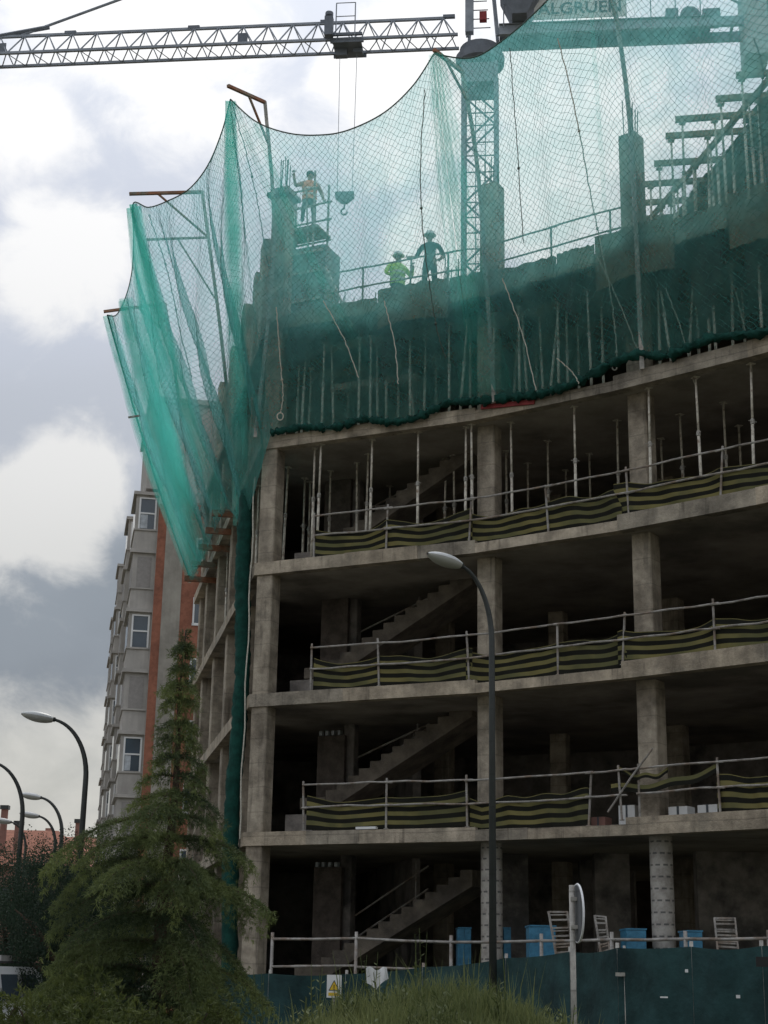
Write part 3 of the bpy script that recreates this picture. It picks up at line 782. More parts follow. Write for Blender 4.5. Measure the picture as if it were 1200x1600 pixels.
def tape(xa, xb, za, zb, label, w=.12, lv=1):
    P = []
    for i in range(21):
        u = i / 20; x = lerp(xa, xb, u); p, t = fpx(x, ZB[lv] + .8, .08 + .03 * math.sin(u * 9)); zz = lerp(za, zb, u) - .12 * math.sin(math.pi * u) + .03 * math.sin(u * 14)
        P.append([(p.x, p.y, ZB[lv] + TH + zz), (p.x, p.y + .01, ZB[lv] + TH + zz + w)])
    p0 = Vector(P[0][0])
    tag(MB().grid(P, lambda i, j: (i / 20, .02 + j * .24)).build('barrier_strip', 'stripe', None, loc=p0, smooth=True), label, 'barrier')
tape(955, 1124, .62, .85, 'twisted strip of striped barrier hanging across the right column', .16)
tape(965, 1045, 1.0, .9, 'upper twisted barrier strip by the right column on the lowest floor', .1)

# lowest raised floor: white boxes painted for far daylight, reddish pack, plank
def pack(x, w, h, dd, mat, name, label, cat, lv=1, ins=.7):
    p, t = fpx(x, ZB[lv] + TH, ins); p.z = ZB[lv] + TH
    r = thing(name, label, cat, p); ang = math.atan2(t.y, t.x)
    MB().box((p.x, p.y, p.z + h / 2), (w, dd, h), ang).build('pack', mat, r)
    MB().box((p.x, p.y, p.z + h * .5), (w * .12, dd + .01, h + .01), ang).build('strap', 'trouser', r)
pack(985, .34, .42, .3, 'white', 'floor_box', 'white box standing in for far daylight left of the right column on the lowest floor', 'pack')
pack(1066, .40, .34, .3, 'white', 'floor_box', 'white box standing in for far daylight just right of the right column on the lowest floor', 'pack')
pack(1112, .40, .34, .3, 'white', 'floor_box', 'white box standing in for far daylight beside the right guard rail post', 'pack')
pack(940, .30, .22, .3, 'pink', 'floor_box', 'small reddish pack by the leaning post on the lowest floor', 'pack')
p, t = fpx(572, ZB[1] + .3, .05)
tag(MB().beam((p.x - .2, p.y + .09, ZB[1] + .31), (p.x + .22, p.y - .1, ZB[1] + .31), .1, .05).build('white_plank', 'white', loc=p), 'short white plank end on the lowest floor edge', 'plank')

# ------------------------------------------------------------------ gallows posts that carry the net
def gallows(label, base, mid, top, tip, brace, second=None, mat='rust'):
    r = thing('net_gallows', label, 'gallows', base, 'net gallows')
    P = [Vector(base), Vector(mid), Vector(top)]
    pts = [poly_at(P, i / 10) for i in range(11)]
    mb = MB()
    for a, b in zip(pts, pts[1:]): mb.beam(a, b + (b - a) * .02, .085, .085, (1, 0, 0))
    mb.build('pole', 'steel' if mat == 'rust' else mat, r)
    MB().beam(top, tip, .075, .075).build('arm', mat, r)
    d = Vector(tip) - Vector(top)
    pa = pts[8]; MB().beam(pa, Vector(top) + d * brace, .045, .045).build('brace', mat, r)
    if second:
        q0 = pts[second[0]]; q1 = q0 + d * second[1]
        MB().beam(q0, q1, .05, .05).build('second_arm', 'steel', r)
        MB().beam(pts[second[0] - 2], q0 + d * second[1] * .5, .035, .035).build('second_brace', 'steel', r)
    return r
tip1, tip2, tip3, tip4 = at_y(162, 487, 42.8), at_y(202, 303, 36.2), at_y(356, 134, 32.0), at_y(678, 78, 29.2)
gallows('rusty net gallows furthest left, lowest of the gallows', lw(9.6, -.12, 13.5), at_y(283, 640, 43.2), at_y(258, 474, 43.0), tip1, .45, (5, .85))
gallows('net gallows with long level rusty arm beside the stepped columns', lw(3.4, -.15, 13.5), at_y(345, 520, 36.9), at_y(316, 300, 36.6), tip2, .62, (8, .85))
gallows('tall net gallows at the building corner with short angled rusty arm', (P0.x - .1, P0.y - .12, 13.5), at_y(428, 380, 33.3), at_y(414, 160, 33.0), tip3, .45)
q, _ = fpx(772, 13.5, -.12)
gallows('tall bent net gallows in front of the crane mast', q, at_y(748, 280, 30.6), at_y(722, 112, 30.0), tip4, .6)
q, _ = fpx(1003, 13.5, -.12)
gallows('tall yellowish net gallows rising out of the picture by the right column', q, at_y(984, 190, 28.9), at_y(955, -20, 28.3), at_y(925, -75, 27.6), .5)

# ------------------------------------------------------------------ the green net
def catmull(pts, n):
    return np.array([poly_at(pts, i / (n - 1)) for i in range(n)])
def net_panel(name, label, top, bottom, waves, cell=.075, gather=None, root=None, sag=.35, bulge=(0, 0)):
    """top/bottom: lists of Vectors. Returns veil sheet + knotted cord lattice + edge rope."""
    root = root or thing(name, label, 'safety net', tuple(bottom[0]), 'green safety net')
    def surf(nu, nv):
        T, B = catmull(top, nu), catmull(bottom, nu)
        v = np.linspace(0, 1, nv)[None, :, None]
        P = T[:, None, :] * (1 - v) + B[:, None, :] * v
        tan = np.gradient((T + B) / 2, axis=0); tan /= np.linalg.norm(tan, axis=1)[:, None]
        nrm = np.stack([tan[:, 1], -tan[:, 0], np.zeros(nu)], 1); nrm /= np.linalg.norm(nrm, axis=1)[:, None]   # outwards
        L = np.r_[0, np.cumsum(np.linalg.norm(np.diff((T + B) / 2, axis=0), axis=1))]
        vv = v[..., 0]; sh = np.sin(np.pi * vv)
        disp = np.zeros((nu, nv)); side = np.zeros((nu, nv))
        for amp, wl, ph, slant in waves:
            a = 2 * np.pi * (L[:, None] + slant * vv * 3) / wl + ph
            disp += amp * np.sin(a) * sh ** .6; side += amp * .55 * np.cos(a * 1.0 + .8) * sh ** .6
        win = np.clip(np.sin(np.pi * np.linspace(0, 1, nu)) * 5, 0, 1)[:, None]; disp *= win; side *= win
        disp += bulge[0] * np.sin(np.pi * np.linspace(0, 1, nu))[:, None] * sh
        P = P + nrm[:, None, :] * disp[..., None] + tan[:, None, :] * side[..., None]
        P[..., 2] -= sag * sh * 1.0
        return P
    L0 = np.linalg.norm(np.diff(catmull(top, 60), axis=0), axis=1).sum(); L1 = np.linalg.norm(np.diff(catmull(bottom, 60), axis=0), axis=1).sum()
    H = np.mean([(Vector(a) - Vector(b)).length for a, b in zip(catmull(top, 9), catmull(bottom, 9))])
    nu, nv = int(max(L0, L1) / .16) + 2, int(H / .3) + 2
    P = surf(nu, nv)
    MB().grid([[tuple(q) for q in row] for row in P]).build('veil', 'net', root, smooth=True)
    # cord lattice
    nu, nv = int((L0 + L1) / 2 / cell) + 2, int(H / cell) + 2
    P = surf(nu, nv).reshape(-1, 3); P = P + RNG.normal(0, .011, P.shape)
    ii, jj = np.meshgrid(np.arange(nu - 1), np.arange(nv - 1), indexing='ij'); ev = (ii + jj) % 2 == 0
    a = np.where(ev, ii * nv + jj, (ii + 1) * nv + jj).ravel(); b = np.where(ev, (ii + 1) * nv + jj + 1, ii * nv + jj + 1).ravel()
    A, B = P[a], P[b]; d = B - A; ln = np.linalg.norm(d, axis=1)[:, None]; d = d / np.maximum(ln, 1e-6)
    s1 = np.cross(d, [0.31, .77, .2]); s1 /= np.linalg.norm(s1, axis=1)[:, None]; s2 = np.cross(d, s1)
    r = .0038; n = len(A); V = np.zeros((n, 6, 3))
    for k in range(3):
        o = r * (math.cos(2.094 * k) * s1 + math.sin(2.094 * k) * s2); V[:, k] = A + o; V[:, 3 + k] = B + o
    base = (np.arange(n) * 6)[:, None]
    F = np.stack([base + np.array([[0, 1, 4, 3]]), base + np.array([[1, 2, 5, 4]]), base + np.array([[2, 0, 3, 5]])], 1).reshape(-1, 4)
    fast_mesh('mesh_cords', V.reshape(-1, 3), F, 'cord', root, kind='stuff')
    MB().tube([tuple(q) for q in catmull(top, 60)], .017, 5).build('head_rope', 'darkrope', root)
    return root
def fast_mesh(name, V, F, mat, parent=None, kind=None, tint=None, loc=None):
    V = np.asarray(V, dtype=np.float32).copy(); F = np.asarray(F, dtype=np.int32); k = F.shape[1]
    org = ORG.get(parent.name) if parent is not None else Vector(loc or (0, 0, 0))
    V -= np.array(org, dtype=np.float32)
    me = bpy.data.meshes.new(name)
    me.vertices.add(len(V)); me.vertices.foreach_set('co', V.ravel())
    me.loops.add(F.size); me.loops.foreach_set('vertex_index', F.ravel())
    me.polygons.add(len(F)); me.polygons.foreach_set('loop_start', np.arange(0, F.size, k, dtype=np.int32)); me.polygons.foreach_set('loop_total', np.full(len(F), k, dtype=np.int32))
    me.update(calc_edges=True)
    if tint is not None:
        at = me.attributes.new('tint', 'FLOAT', 'POINT'); at.data.foreach_set('value', np.asarray(tint, dtype=np.float32))
    me.materials.append(M[mat])
    o = bpy.data.objects.new(name, me); COL.objects.link(o)
    if parent is not None: o.parent = parent
    else: o.location = org
    ORG[o.name] = org
    if kind: o['kind'] = kind
    return o
def bundle(root, a, b, w0, w1, depth, folds, sag=.25, lat=None, name='gathered_fold'):
    """a lap of net drawn together into pleats, hanging from a to b"""
    a, b = Vector(a), Vector(b); d = (b - a).normalized()
    side = Vector(lat) if lat else Vector((.9, -.42, 0)); nrm = side.cross(d).normalized(); P = []
    nu, nv = folds * 6, 22; r_ = random.Random(int(a.x * 100) + folds)
    ph = [r_.uniform(0, 6) for _ in range(3)]
    for i in range(nu + 1):
        u = i / nu; row = []
        for j in range(nv + 1):
            v = j / nv; c = a.lerp(b, v); c.z -= sag * math.sin(math.pi * v)
            w = lerp(w0, w1, v ** .8)
            z = math.sin(u * folds * 2 * math.pi + .6 * math.sin(v * 5 + ph[0]))
            row.append(c + side * (w * (u - .5) + .06 * w * math.sin(v * 6 + ph[1])) + nrm * depth * z * (.4 + .6 * math.sin(math.pi * min(1, v + .15))))
        P.append(row)
    return MB().grid(P).build(name, 'netfold', root, smooth=True)

def PX(lst): return [at_y(*q) for q in lst]
# front panel, corner to crane mast
topB = PX([(360, 155, 32.0), (400, 190, 31.75), (450, 208, 31.4), (500, 211, 31.1), (545, 203, 30.8), (600, 176, 30.3), (645, 134, 29.8), (678, 84, 29.2)])
botB = [fpx(x, 13.5, -.10)[0] + Vector((0, 0, dz)) for x, dz in ((424, .02), (470, .05), (520, -.06), (570, .02), (612, -.14), (655, -.10), (700, .12), (745, .06))]
nB = net_panel('safety_net', 'green safety net sagging between the corner gallows and the crane mast', topB, botB, [(.05, 1.9, .4, .5), (.03, .7, 1.2, .2)], sag=.3)
bundle(nB, topB[1] + Vector((0, -.1, -.1)), fpx(585, 14.6, -.35)[0], .10, .30, .09, 3, .45)
bundle(nB, topB[0] + Vector((.1, -.1, -.1)), fpx(545, 14.9, -.35)[0], .08, .42, .07, 3, .35)
bundle(nB, topB[7], fpx(742, 13.7, -.3)[0], .25, .75, .14, 4, .2)
# front panel, mast to the right edge and on
topC = PX([(678, 84, 29.2), (738, 90, 29.2), (792, 58, 28.9), (848, 8, 28.5), (925, -72, 27.7), (1000, -40, 27.0), (1080, -30, 26.3), (1170, -70, 25.5), (1300, -150, 24.4)])
botC = [fpx(x, 13.5, -.10)[0] + Vector((0, 0, dz)) for x, dz in ((745, .06), (800, -.02), (850, -.08), (905, .02), (985, .30), (1045, .10), (1110, .22), (1200, .05), (1320, .05))]
nC = net_panel('safety_net', 'green safety net panel right of the crane mast, reaching above the picture', topC, botC, [(.05, 2.1, 1.4, -.4), (.03, .8, .2, .2)], sag=.2)
bundle(nC, topC[0] + Vector((.05, 0, 0)), fpx(768, 13.7, -.3)[0], .3, .85, .16, 5, .1)
bundle(nC, at_y(925, 20, 27.9), at_y(945, 330, 28.6), .10, .10, .05, 2, .05)
# left panel round the corner and along the receding side
topA = PX([(360, 155, 32.0), (347, 205, 32.6), (325, 258, 33.4), (296, 295, 34.2), (262, 314, 35.0), (232, 324, 35.6), (208, 318, 36.2), (209, 370, 37.6), (206, 425, 39.2), (196, 465, 40.8), (182, 492, 42.0), (168, 492, 42.8)])
botA = PX([(424, 676, 33.45), (408, 730, 33.5), (392, 790, 33.9), (384, 815, 34.6), (372, 812, 35.6), (356, 795, 37.2), (345, 810, 38.6), (334, 832, 40.2), (324, 856, 41.9), (314, 878, 43.5), (306, 894, 44.8), (298, 906, 46.0)])
nA = net_panel('safety_net', 'green safety net billowing out from the receding left side of the building', topA, botA, [(.22, 2.2, .4, .6), (.09, .9, 1.2, -.3)], sag=.25)
LS = (-.15, 1, 0)
bundle(nA, topA[6] + Vector((.0, .0, -.02)), at_y(345, 800, 36.6), .03, 1.5, .16, 5, .5, (-.3, .95, 0))
bundle(nA, topA[6] + Vector((.0, .1, -.05)), at_y(308, 885, 42.5), .03, 2.4, .30, 4, .7, (-.3, .95, 0))
bundle(nA, topA[11] + Vector((.0, 0, -.02)), at_y(303, 903, 45.0), .03, 1.6, .22, 4, .3, (-.3, .95, 0))
bundle(nA, topA[0] + Vector((.0, 0, -.05)), at_y(378, 808, 34.8), .03, 1.7, .18, 5, .4, (-.3, .95, 0))
bundle(nA, topA[9] + Vector((.0, 0, -.05)), at_y(318, 872, 41.5), .3, 2.6, .3, 5, .5, (-.3, .95, 0))
# side rope of the far end
MB().tube([topA[11].lerp(botA[11], i / 12) + Vector((0, 0, -.3 * math.sin(math.pi * i / 12))) for i in range(13)], .028, 6).build('side_rope', 'netroll', nA)
# foot roll lying on the slab edge under the front panels
def roll(root, pts, r, name='foot_roll', mat='netroll', n=10, seed=0, lump=.45):
    r_ = np.random.default_rng(seed); m = MB(); K = len(pts) * 12; P = [poly_at(pts, i / (K - 1)) for i in range(K)]
    m.tube(P, [r * (1 + lump * math.sin(i * 1.7 + seed) * math.sin(i * .63) + lump * r_.normal() * .5) for i in range(K)], n)
    V = np.array(m.v); V += r_.normal(0, r * (.05 + lump * .35), V.shape); m.v = [tuple(q) for q in V]
    return m.build(name, mat, root, smooth=True)
roll(nB, [q + Vector((0, -.02, .06)) for q in botB], .075, seed=1)
roll(nC, [q + Vector((0, -.02, .06)) for q in botC], .085, seed=2)
# rolled length of net hanging down beside the corner column
rp = [lw(.55, -.16, z) for z in (12.4, 11.0, 9.6, 8.2, 6.8, 5.2, 3.6, 2.0, .6)]
hang = thing('hanging_net_roll', 'dark green roll of net hanging straight down beside the corner column', 'net roll', tuple(rp[-1]))
roll(hang, [q + Vector((.05 * math.sin(q.z), 0, 0)) for q in rp], .175, 'roll', n=12, seed=3, lump=.05)
MB().tube([lw(.12, -.07, z) + Vector((.02 * math.sin(z * 3), 0, 0)) for z in np.linspace(12.6, 4.4, 18)], .016, 5).build('edge_rope', 'rope', hang)
MB().tube([lw(.98, -.12, z) + Vector((.02 * math.sin(z * 2), 0, 0)) for z in np.linspace(12.0, 3.0, 18)], .014, 5).build('edge_rope', 'rope', hang)

# ------------------------------------------------------------------ ropes hanging in front of the storey
def hanging_rope(label, pts, r=.012, mat='rope', knots=(), loop=None):
    root = thing('hanging_rope', label, 'rope', tuple(pts[-1]), 'ropes on the net')
    K = len(pts) * 8; P = [poly_at(pts, i / (K - 1)) for i in range(K)]
    rr = random.Random(K + int(pts[0].x * 10)); P = [p + Vector((rr.uniform(-.012, .012), 0, 0)) for p in P]
    MB().tube(P, r, 6).build('strand', mat, root)
    for k in knots:
        p = poly_at(pts, k); MB().lathe(p, [(.004, -.04), (.028, -.02), (.032, .01), (.004, .035)], 8).build('knot', mat, root)
    if loop:
        c = pts[-1] + Vector((0, 0, -loop)); m = [c + Vector((loop * .8 * math.sin(t), 0, loop * math.cos(t))) for t in np.linspace(0, 2 * math.pi, 15)]
        MB().tube(m, r * 1.1, 6, cap=False).build('loop', mat, root)
    return root
hanging_rope('pale rope with a round loop hanging low by the corner', PX([(432, 480, 32.6), (438, 560, 32.8), (442, 620, 33.0), (438, 645, 33.1)]), .013, 'rope', (.5,), .09)
hanging_rope('dark rope hanging in front of the standing dark-clothed worker', PX([(664, 140, 29.6), (657, 250, 29.9), (660, 350, 30.3), (672, 450, 30.7), (684, 520, 31.0), (697, 560, 31.2)]), .012, 'darkrope', (.35, .75))
hanging_rope('long knotted rope with a loop at its end left of the right column', PX([(872, 60, 28.2), (900, 180, 28.6), (922, 300, 29.0), (938, 380, 29.2), (956, 470, 29.4), (963, 545, 29.6), (960, 570, 29.7)]), .013, 'rope', (.2, .45, .6, .75, .85), .06)
hanging_rope('dark rope dropping from the corner gallows through the net', PX([(362, 160, 32.0), (385, 240, 32.3), (402, 315, 32.5), (420, 420, 32.8)]), .012, 'darkrope', (.5,))
hanging_rope('dark rope in the left net below the long level arm', PX([(232, 335, 36.4), (255, 400, 36.6), (270, 460, 36.9), (282, 520, 37.1), (300, 590, 37.4)]), .014, 'darkrope', (.3, .6))
hanging_rope('thin dark rope hanging midway between mast and right column', PX([(797, 75, 28.8), (808, 230, 29.2), (818, 380, 29.8)]), .010, 'darkrope', (.6,))
hanging_rope('long pale rope slanting down at the right edge of the net', PX([(1178, 60, 25.9), (1192, 110, 26.1), (1186, 180, 26.3), (1205, 330, 26.8)]), .012, 'darkrope', (.4,))
for k, (xa, ya, xb, yb) in enumerate(((785, 435, 838, 610), (932, 400, 1000, 560), (1040, 450, 1085, 600), (1110, 350, 1165, 520), (870, 560, 905, 600), (600, 470, 622, 600), (505, 470, 560, 590))):
    Y = 30.6 - (xa - 600) * .004
    hanging_rope('slack pale tie cord hanging behind the net', PX([(xa, ya, Y), ((xa + xb) / 2 + 5, (ya + yb) / 2, Y), (xb, yb, Y)]), .011, 'rope')
# ------------------------------------------------------------------ tower crane behind the building
ZJ = 38.7
J0, J1 = at_z(0, 105, ZJ), at_z(712, 76, ZJ)
ZJ += .34
JD = (J1 - J0); JD.z = 0; JD.normalize(); JN = Vector((-JD.y, JD.x, 0))
MC = at_y(751, 300, 56.0); MC = Vector((MC.x, MC.y, 0))
MC = Vector((J1.x, J1.y, 0)) + JD * ((MC - J1).dot(JD))
MC.z = 0
crane = thing('tower_crane', 'grey tower crane with lattice jib crossing the sky behind the net', 'crane', (MC.x, MC.y, G0))
def lattice(mb, A, B, r, n):
    """zig-zag between two parallel chords"""
    for i in range(n):
        a, b = (i / n, (i + 1) / n)
        mb.tube([A[0].lerp(A[1], a), B[0].lerp(B[1], (a + b) / 2)], r, 4, False); mb.tube([B[0].lerp(B[1], (a + b) / 2), A[0].lerp(A[1], b)], r, 4, False)
mw = .66
cor = [MC + JD * sx * mw + JN * sy * mw for sx, sy in ((-1, -1), (1, -1), (1, 1), (-1, 1))]
for c in cor: MB().beam(c + Vector((0, 0, G0)), c + Vector((0, 0, 37.6)), .17, .17).build('mast_chord', 'crane', crane)
mb = MB()
for k in range(4):
    a, b = cor[k], cor[(k + 1) % 4]; z0 = 14.0; n = 17; dz = (37.4 - z0) / n
    for i in range(n):
        zz = z0 + i * dz
        p, q = (a, b) if i % 2 == 0 else (b, a)
        mb.tube([p + Vector((0, 0, zz)), q + Vector((0, 0, zz + dz))], .045, 4, False); mb.tube([a + Vector((0, 0, zz)), b + Vector((0, 0, zz))], .035, 4, False)
mb.build('mast_bracing', 'crane', crane)
lad = MB()
for sx in (-.2, .2): lad.tube([MC + JD * sx + JN * .3 + Vector((0, 0, 14)), MC + JD * sx + JN * .3 + Vector((0, 0, 37.4))], .02, 4)
for i in range(70): lad.tube([MC + JD * -.2 + JN * .3 + Vector((0, 0, 14.2 + i * .33)), MC + JD * .2 + JN * .3 + Vector((0, 0, 14.2 + i * .33))], .013, 4)
lad.build('mast_ladder', 'crane', crane)
# collar of plates below the slewing ring
for sy in (-1, 1):
    MB().box(MC + JN * sy * (mw + .04) + Vector((0, 0, 37.1)), (1.5, .05, .9), math.atan2(JD.y, JD.x)).build('collar_plate', 'crane', crane)
MB().lathe(MC + Vector((0, 0, 37.62)), [(.72, 0), (1.0, .22), (1.02, .55), (.8, .62), (.85, .95), (.6, 1.0)], 24).build('slewing_ring', 'cranedark', crane)
# jib
je = MC + JD * -.9; jl = 34.0
def jp(t, a, h): return MC - JD * t + JN * a + Vector((0, 0, ZJ + h))
for nm, a, h in (('jib_bottom_chord', -.5, 0), ('jib_bottom_chord', .5, 0), ('jib_top_chord', 0, 1.15)):
    MB().beam(jp(.9 if h == 0 else 1.5, a, h), jp(jl, a, h), .11, .11).build(nm, 'crane', crane)
mb = MB(); n = 31
for a in (-.5, .5): lattice(mb, (jp(1.0, a, 0), jp(jl, a, 0)), (jp(1.0, 0, 1.15), jp(jl, 0, 1.15)), .032, n)
lattice(mb, (jp(1.0, -.5, 0), jp(jl, -.5, 0)), (jp(1.0, .5, 0), jp(jl, .5, 0)), .026, n)
mb.build('jib_bracing', 'crane', crane)
for t in (1.3, 6.5, 12.2, 17.6, 23): # pinned joints between jib sections
    MB().box(jp(t, 0, 1.22), (.5, .14, .14), math.atan2(JD.y, JD.x)).build('joint_plate', 'cranedark', crane)
for t in (10.0, 20.5): MB().box(jp(t, -.3, .38), (.42, .05, .5), math.atan2(JD.y, JD.x)).build('jib_plate', 'cranedark', crane)
# pendant bar to the tower head
pend = at_y(35, 54, J0.y); tt = (MC - pend).dot(JD)
MB().tube([jp(tt, 0, 1.2), jp(0, 0, 8.6)], .06, 6).build('pendant_bar', 'crane', crane)
MB().tube([jp(tt + 1.6, 0, 1.1), jp(tt - 1.2, 0, 1.55)], .10, 6).build('pendant_clevis', 'cranedark', crane)
MB().tube([jp(0, 0, 8.6), jp(-11.5, 0, .7)], .05, 6).build('rear_pendant', 'crane', crane)
# tower head frame, ladder and cab
for sx in (-.5, .75):
    for sy in (-.45, .45): MB().beam(jp(-sx, sy, -.1), jp(-.05, sy * .3, 8.6), .13, .13).build('head_leg', 'crane', crane)
for i in range(10): MB().tube([jp(.35 - i * .03, -.45 + .03 * i, .3 + i * .45), jp(-.45 + i * .05, -.45 + .03 * i, .3 + i * .45)], .03, 4).build('head_rung', 'crane', crane)
MB().box(jp(.42, -.55, .9), (.34, .3, 1.8), math.atan2(JD.y, JD.x)).build('electric_cabinet', 'crane', crane)
MB().box(jp(-.15, -.6, .72), (.3, .25, .4), math.atan2(JD.y, JD.x)).build('red_box', 'redply', crane)
cb = MB(); bt = [(-1.35, -1.3), (-1.95, -1.3), (-1.95, -.2), (-1.35, -.2)]; tp = [(-.85, -1.7), (-2.75, -1.7), (-2.75, .1), (-.85, .1)]
vs = [jp(t, a, .35) for t, a in bt] + [jp(t, a, 1.7) for t, a in tp] + [jp(t, a, 3.3) for t, a in tp]
cb.add(vs, [(3, 2, 1, 0), (8, 9, 10, 11)] + [(i, (i + 1) % 4, 4 + (i + 1) % 4, 4 + i) for i in range(4)] + [(4 + i, 4 + (i + 1) % 4, 8 + (i + 1) % 4, 8 + i) for i in range(4)])
cabo = cb.build('cab', 'cranedark', crane)
MB().add([jp(-.95, -1.72, 1.9), jp(-2.65, -1.72, 1.9), jp(-2.65, -1.72, 3.1), jp(-.95, -1.72, 3.1)], [(0, 1, 2, 3)]).build('cab_window', 'glass', cabo)
# counter-jib
for a in (-.55, .55): MB().beam(jp(-.8, a, .05), jp(-12.4, a, .05), .16, .42).build('counter_jib_beam', 'crane', crane)
for a in (-.75, .75): MB().tube([jp(-1.0, a, 1.15), jp(-9.2, a, 1.15)], .03, 5).build('counter_jib_handrail', 'crane', crane)
mb = MB()
for i in range(9):
    for a in (-.75, .75): mb.tube([jp(-1.0 - i, a, .1), jp(-1.0 - i, a, 1.15)], .025, 4)
    mb.beam(jp(-1.2 - i * 1.3, -.55, .0), jp(-1.2 - i * 1.3, .55, .0), .1, .12)
mb.build('counter_jib_posts', 'crane', crane)
MB().add([jp(-.8, -.7, .28), jp(-9.5, -.7, .28), jp(-9.5, .7, .28), jp(-.8, .7, .28), jp(-.8, -.7, .31), jp(-9.5, -.7, .31), jp(-9.5, .7, .31), jp(-.8, .7, .31)], [(0, 1, 2, 3), (7, 6, 5, 4), (0, 4, 5, 1), (1, 5, 6, 2), (2, 6, 7, 3), (3, 7, 4, 0)]).build('walkway', 'crane', crane)
MB().lathe(jp(-8.6, 0, .55), [(.3, -.5), (.42, -.4), (.42, .4), (.3, .5)], 14, Matrix.Rotation(math.pi / 2, 3, 'X')).box(jp(-7.9, 0, .6), (.5, .8, .6), math.atan2(JD.y, JD.x)).box(jp(-9.5, 0, .6), (.7, .7, .5), math.atan2(JD.y, JD.x)).build('winch', 'cranedark', crane)
MB().box(jp(-11.2, -.0, .1), (.95, 1.5, 3.4), math.atan2(JD.y, JD.x)).build('counterweight', 'weight', crane)
MB().box(jp(-12.1, 0, .3), (.6, 1.4, 2.2), math.atan2(JD.y, JD.x)).build('counterweight', 'weight', crane)
# sign panel on the counter-jib
SA, SB = 2.25, 6.0
sg = MB().add([jp(-SA, -.84, .32), jp(-SB, -.84, .32), jp(-SB, -.84, 1.32), jp(-SA, -.84, 1.32), jp(-SA, -.80, .32), jp(-SB, -.80, .32), jp(-SB, -.80, 1.32), jp(-SA, -.80, 1.32)],
              [(0, 1, 2, 3), (7, 6, 5, 4), (0, 4, 5, 1), (1, 5, 6, 2), (2, 6, 7, 3), (3, 7, 4, 0)]).build('sign_panel', 'signpanel', crane)
def lettering(text, width, M4, mat, parent, name='lettering'):
    cu = bpy.data.curves.new('text', 'FONT'); cu.body = text; cu.extrude = .008; cu.align_x = 'CENTER'; cu.align_y = 'CENTER'; cu.resolution_u = 3; cu.offset = .012
    to = bpy.data.objects.new('text', cu); COL.objects.link(to); bpy.context.view_layer.update()
    me = bpy.data.meshes.new_from_object(to); bpy.data.objects.remove(to); bpy.data.curves.remove(cu)
    xs = [v.co.x for v in me.vertices]; k = width / (max(xs) - min(xs)); org = ORG[parent.name]
    for v in me.vertices: v.co = (M4 @ Vector((v.co.x * k, v.co.y * k, v.co.z))) - org
    me.materials.clear(); me.materials.append(M[mat])
    o = bpy.data.objects.new(name, me); COL.objects.link(o); o.parent = parent; ORG[o.name] = org
    return o
c = jp(-(SA + SB) / 2, -.85, .78)
lettering('ALGRUEN', 3.4, Matrix(((JD.x, 0, -JN.x, c.x), (JD.y, 0, -JN.y, c.y), (0, 1, 0, c.z), (0, 0, 0, 1))), 'lettering', sg)
# trolley, cables and hook block
tq = at_y(545, 70, (J0.y * .25 + J1.y * .75)); tt = (MC - tq).dot(JD)
MB().beam(jp(tt - .7, -.55, -.12), jp(tt + .7, -.55, -.12), .08, .16).beam(jp(tt - .7, .55, -.12), jp(tt + .7, .55, -.12), .08, .16).box(jp(tt, 0, -.16), (1.2, 1.1, .08), math.atan2(JD.y, JD.x)).box(jp(tt + .3, 0, -.36), (.5, .3, .3), math.atan2(JD.y, JD.x)).box(jp(tt - .4, 0, -.30), (.4, .3, .18), math.atan2(JD.y, JD.x)).build('trolley', 'cranedark', crane)
MB().box(jp(tt + .75, -.75, .45), (.35, .3, .9), math.atan2(JD.y, JD.x)).lathe(jp(tt + .75, -.75, 1.05), [(.05, -.15), (.17, -.08), (.17, .08), (.05, .16)], 10).box(jp(tt + .1, -.7, .1), (1.5, .1, .12), math.atan2(JD.y, JD.x)).build('trolley_motor', 'cranedark', crane)
bk = MB()
for a, b in (((tt - .35, -.8, 0), (tt - .35, -.8, 1.55)), ((tt + .45, -.8, 0), (tt + .45, -.8, 1.55)), ((tt - .35, -.8, 1.55), (tt + .45, -.8, 1.55)), ((tt - .35, -.8, .9), (tt + .45, -.8, .9))): bk.tube([jp(*a), jp(*b)], .025, 4)
bk.build('trolley_basket', 'crane', crane)
hz = at_y(547, 302, tq.y).z - ZJ
for s in (-.36, .36): MB().tube([jp(tt + s, 0, -.2), jp(tt + s * .85, 0, hz)], .012, 5).build('hoist_cable', 'crane', crane)
hk = MB(); prof = [(-.38, 0), (.38, 0), (.38, -.22), (.12, -.46), (-.12, -.46), (-.38, -.22)]
vs = [jp(tt + x, -.12, hz + y) for x, y in prof] + [jp(tt + x, .12, hz + y) for x, y in prof]
hk.add(vs, [tuple(range(6)), tuple(range(11, 5, -1))] + [(i, (i + 1) % 6, 6 + (i + 1) % 6, 6 + i) for i in range(6)])
hko = hk.build('hook_block', 'cranedark', crane)
hp = [jp(tt, 0, hz - .44)] + [jp(tt + .13 * math.sin(a), 0, hz - .86 + .14 * math.cos(a)) for a in np.linspace(0, 4.6, 10)]
MB().tube([jp(tt, 0, hz - .44), jp(tt, 0, hz - .72)] + hp[1:], .035, 6).build('hook', 'cranedark', hko)

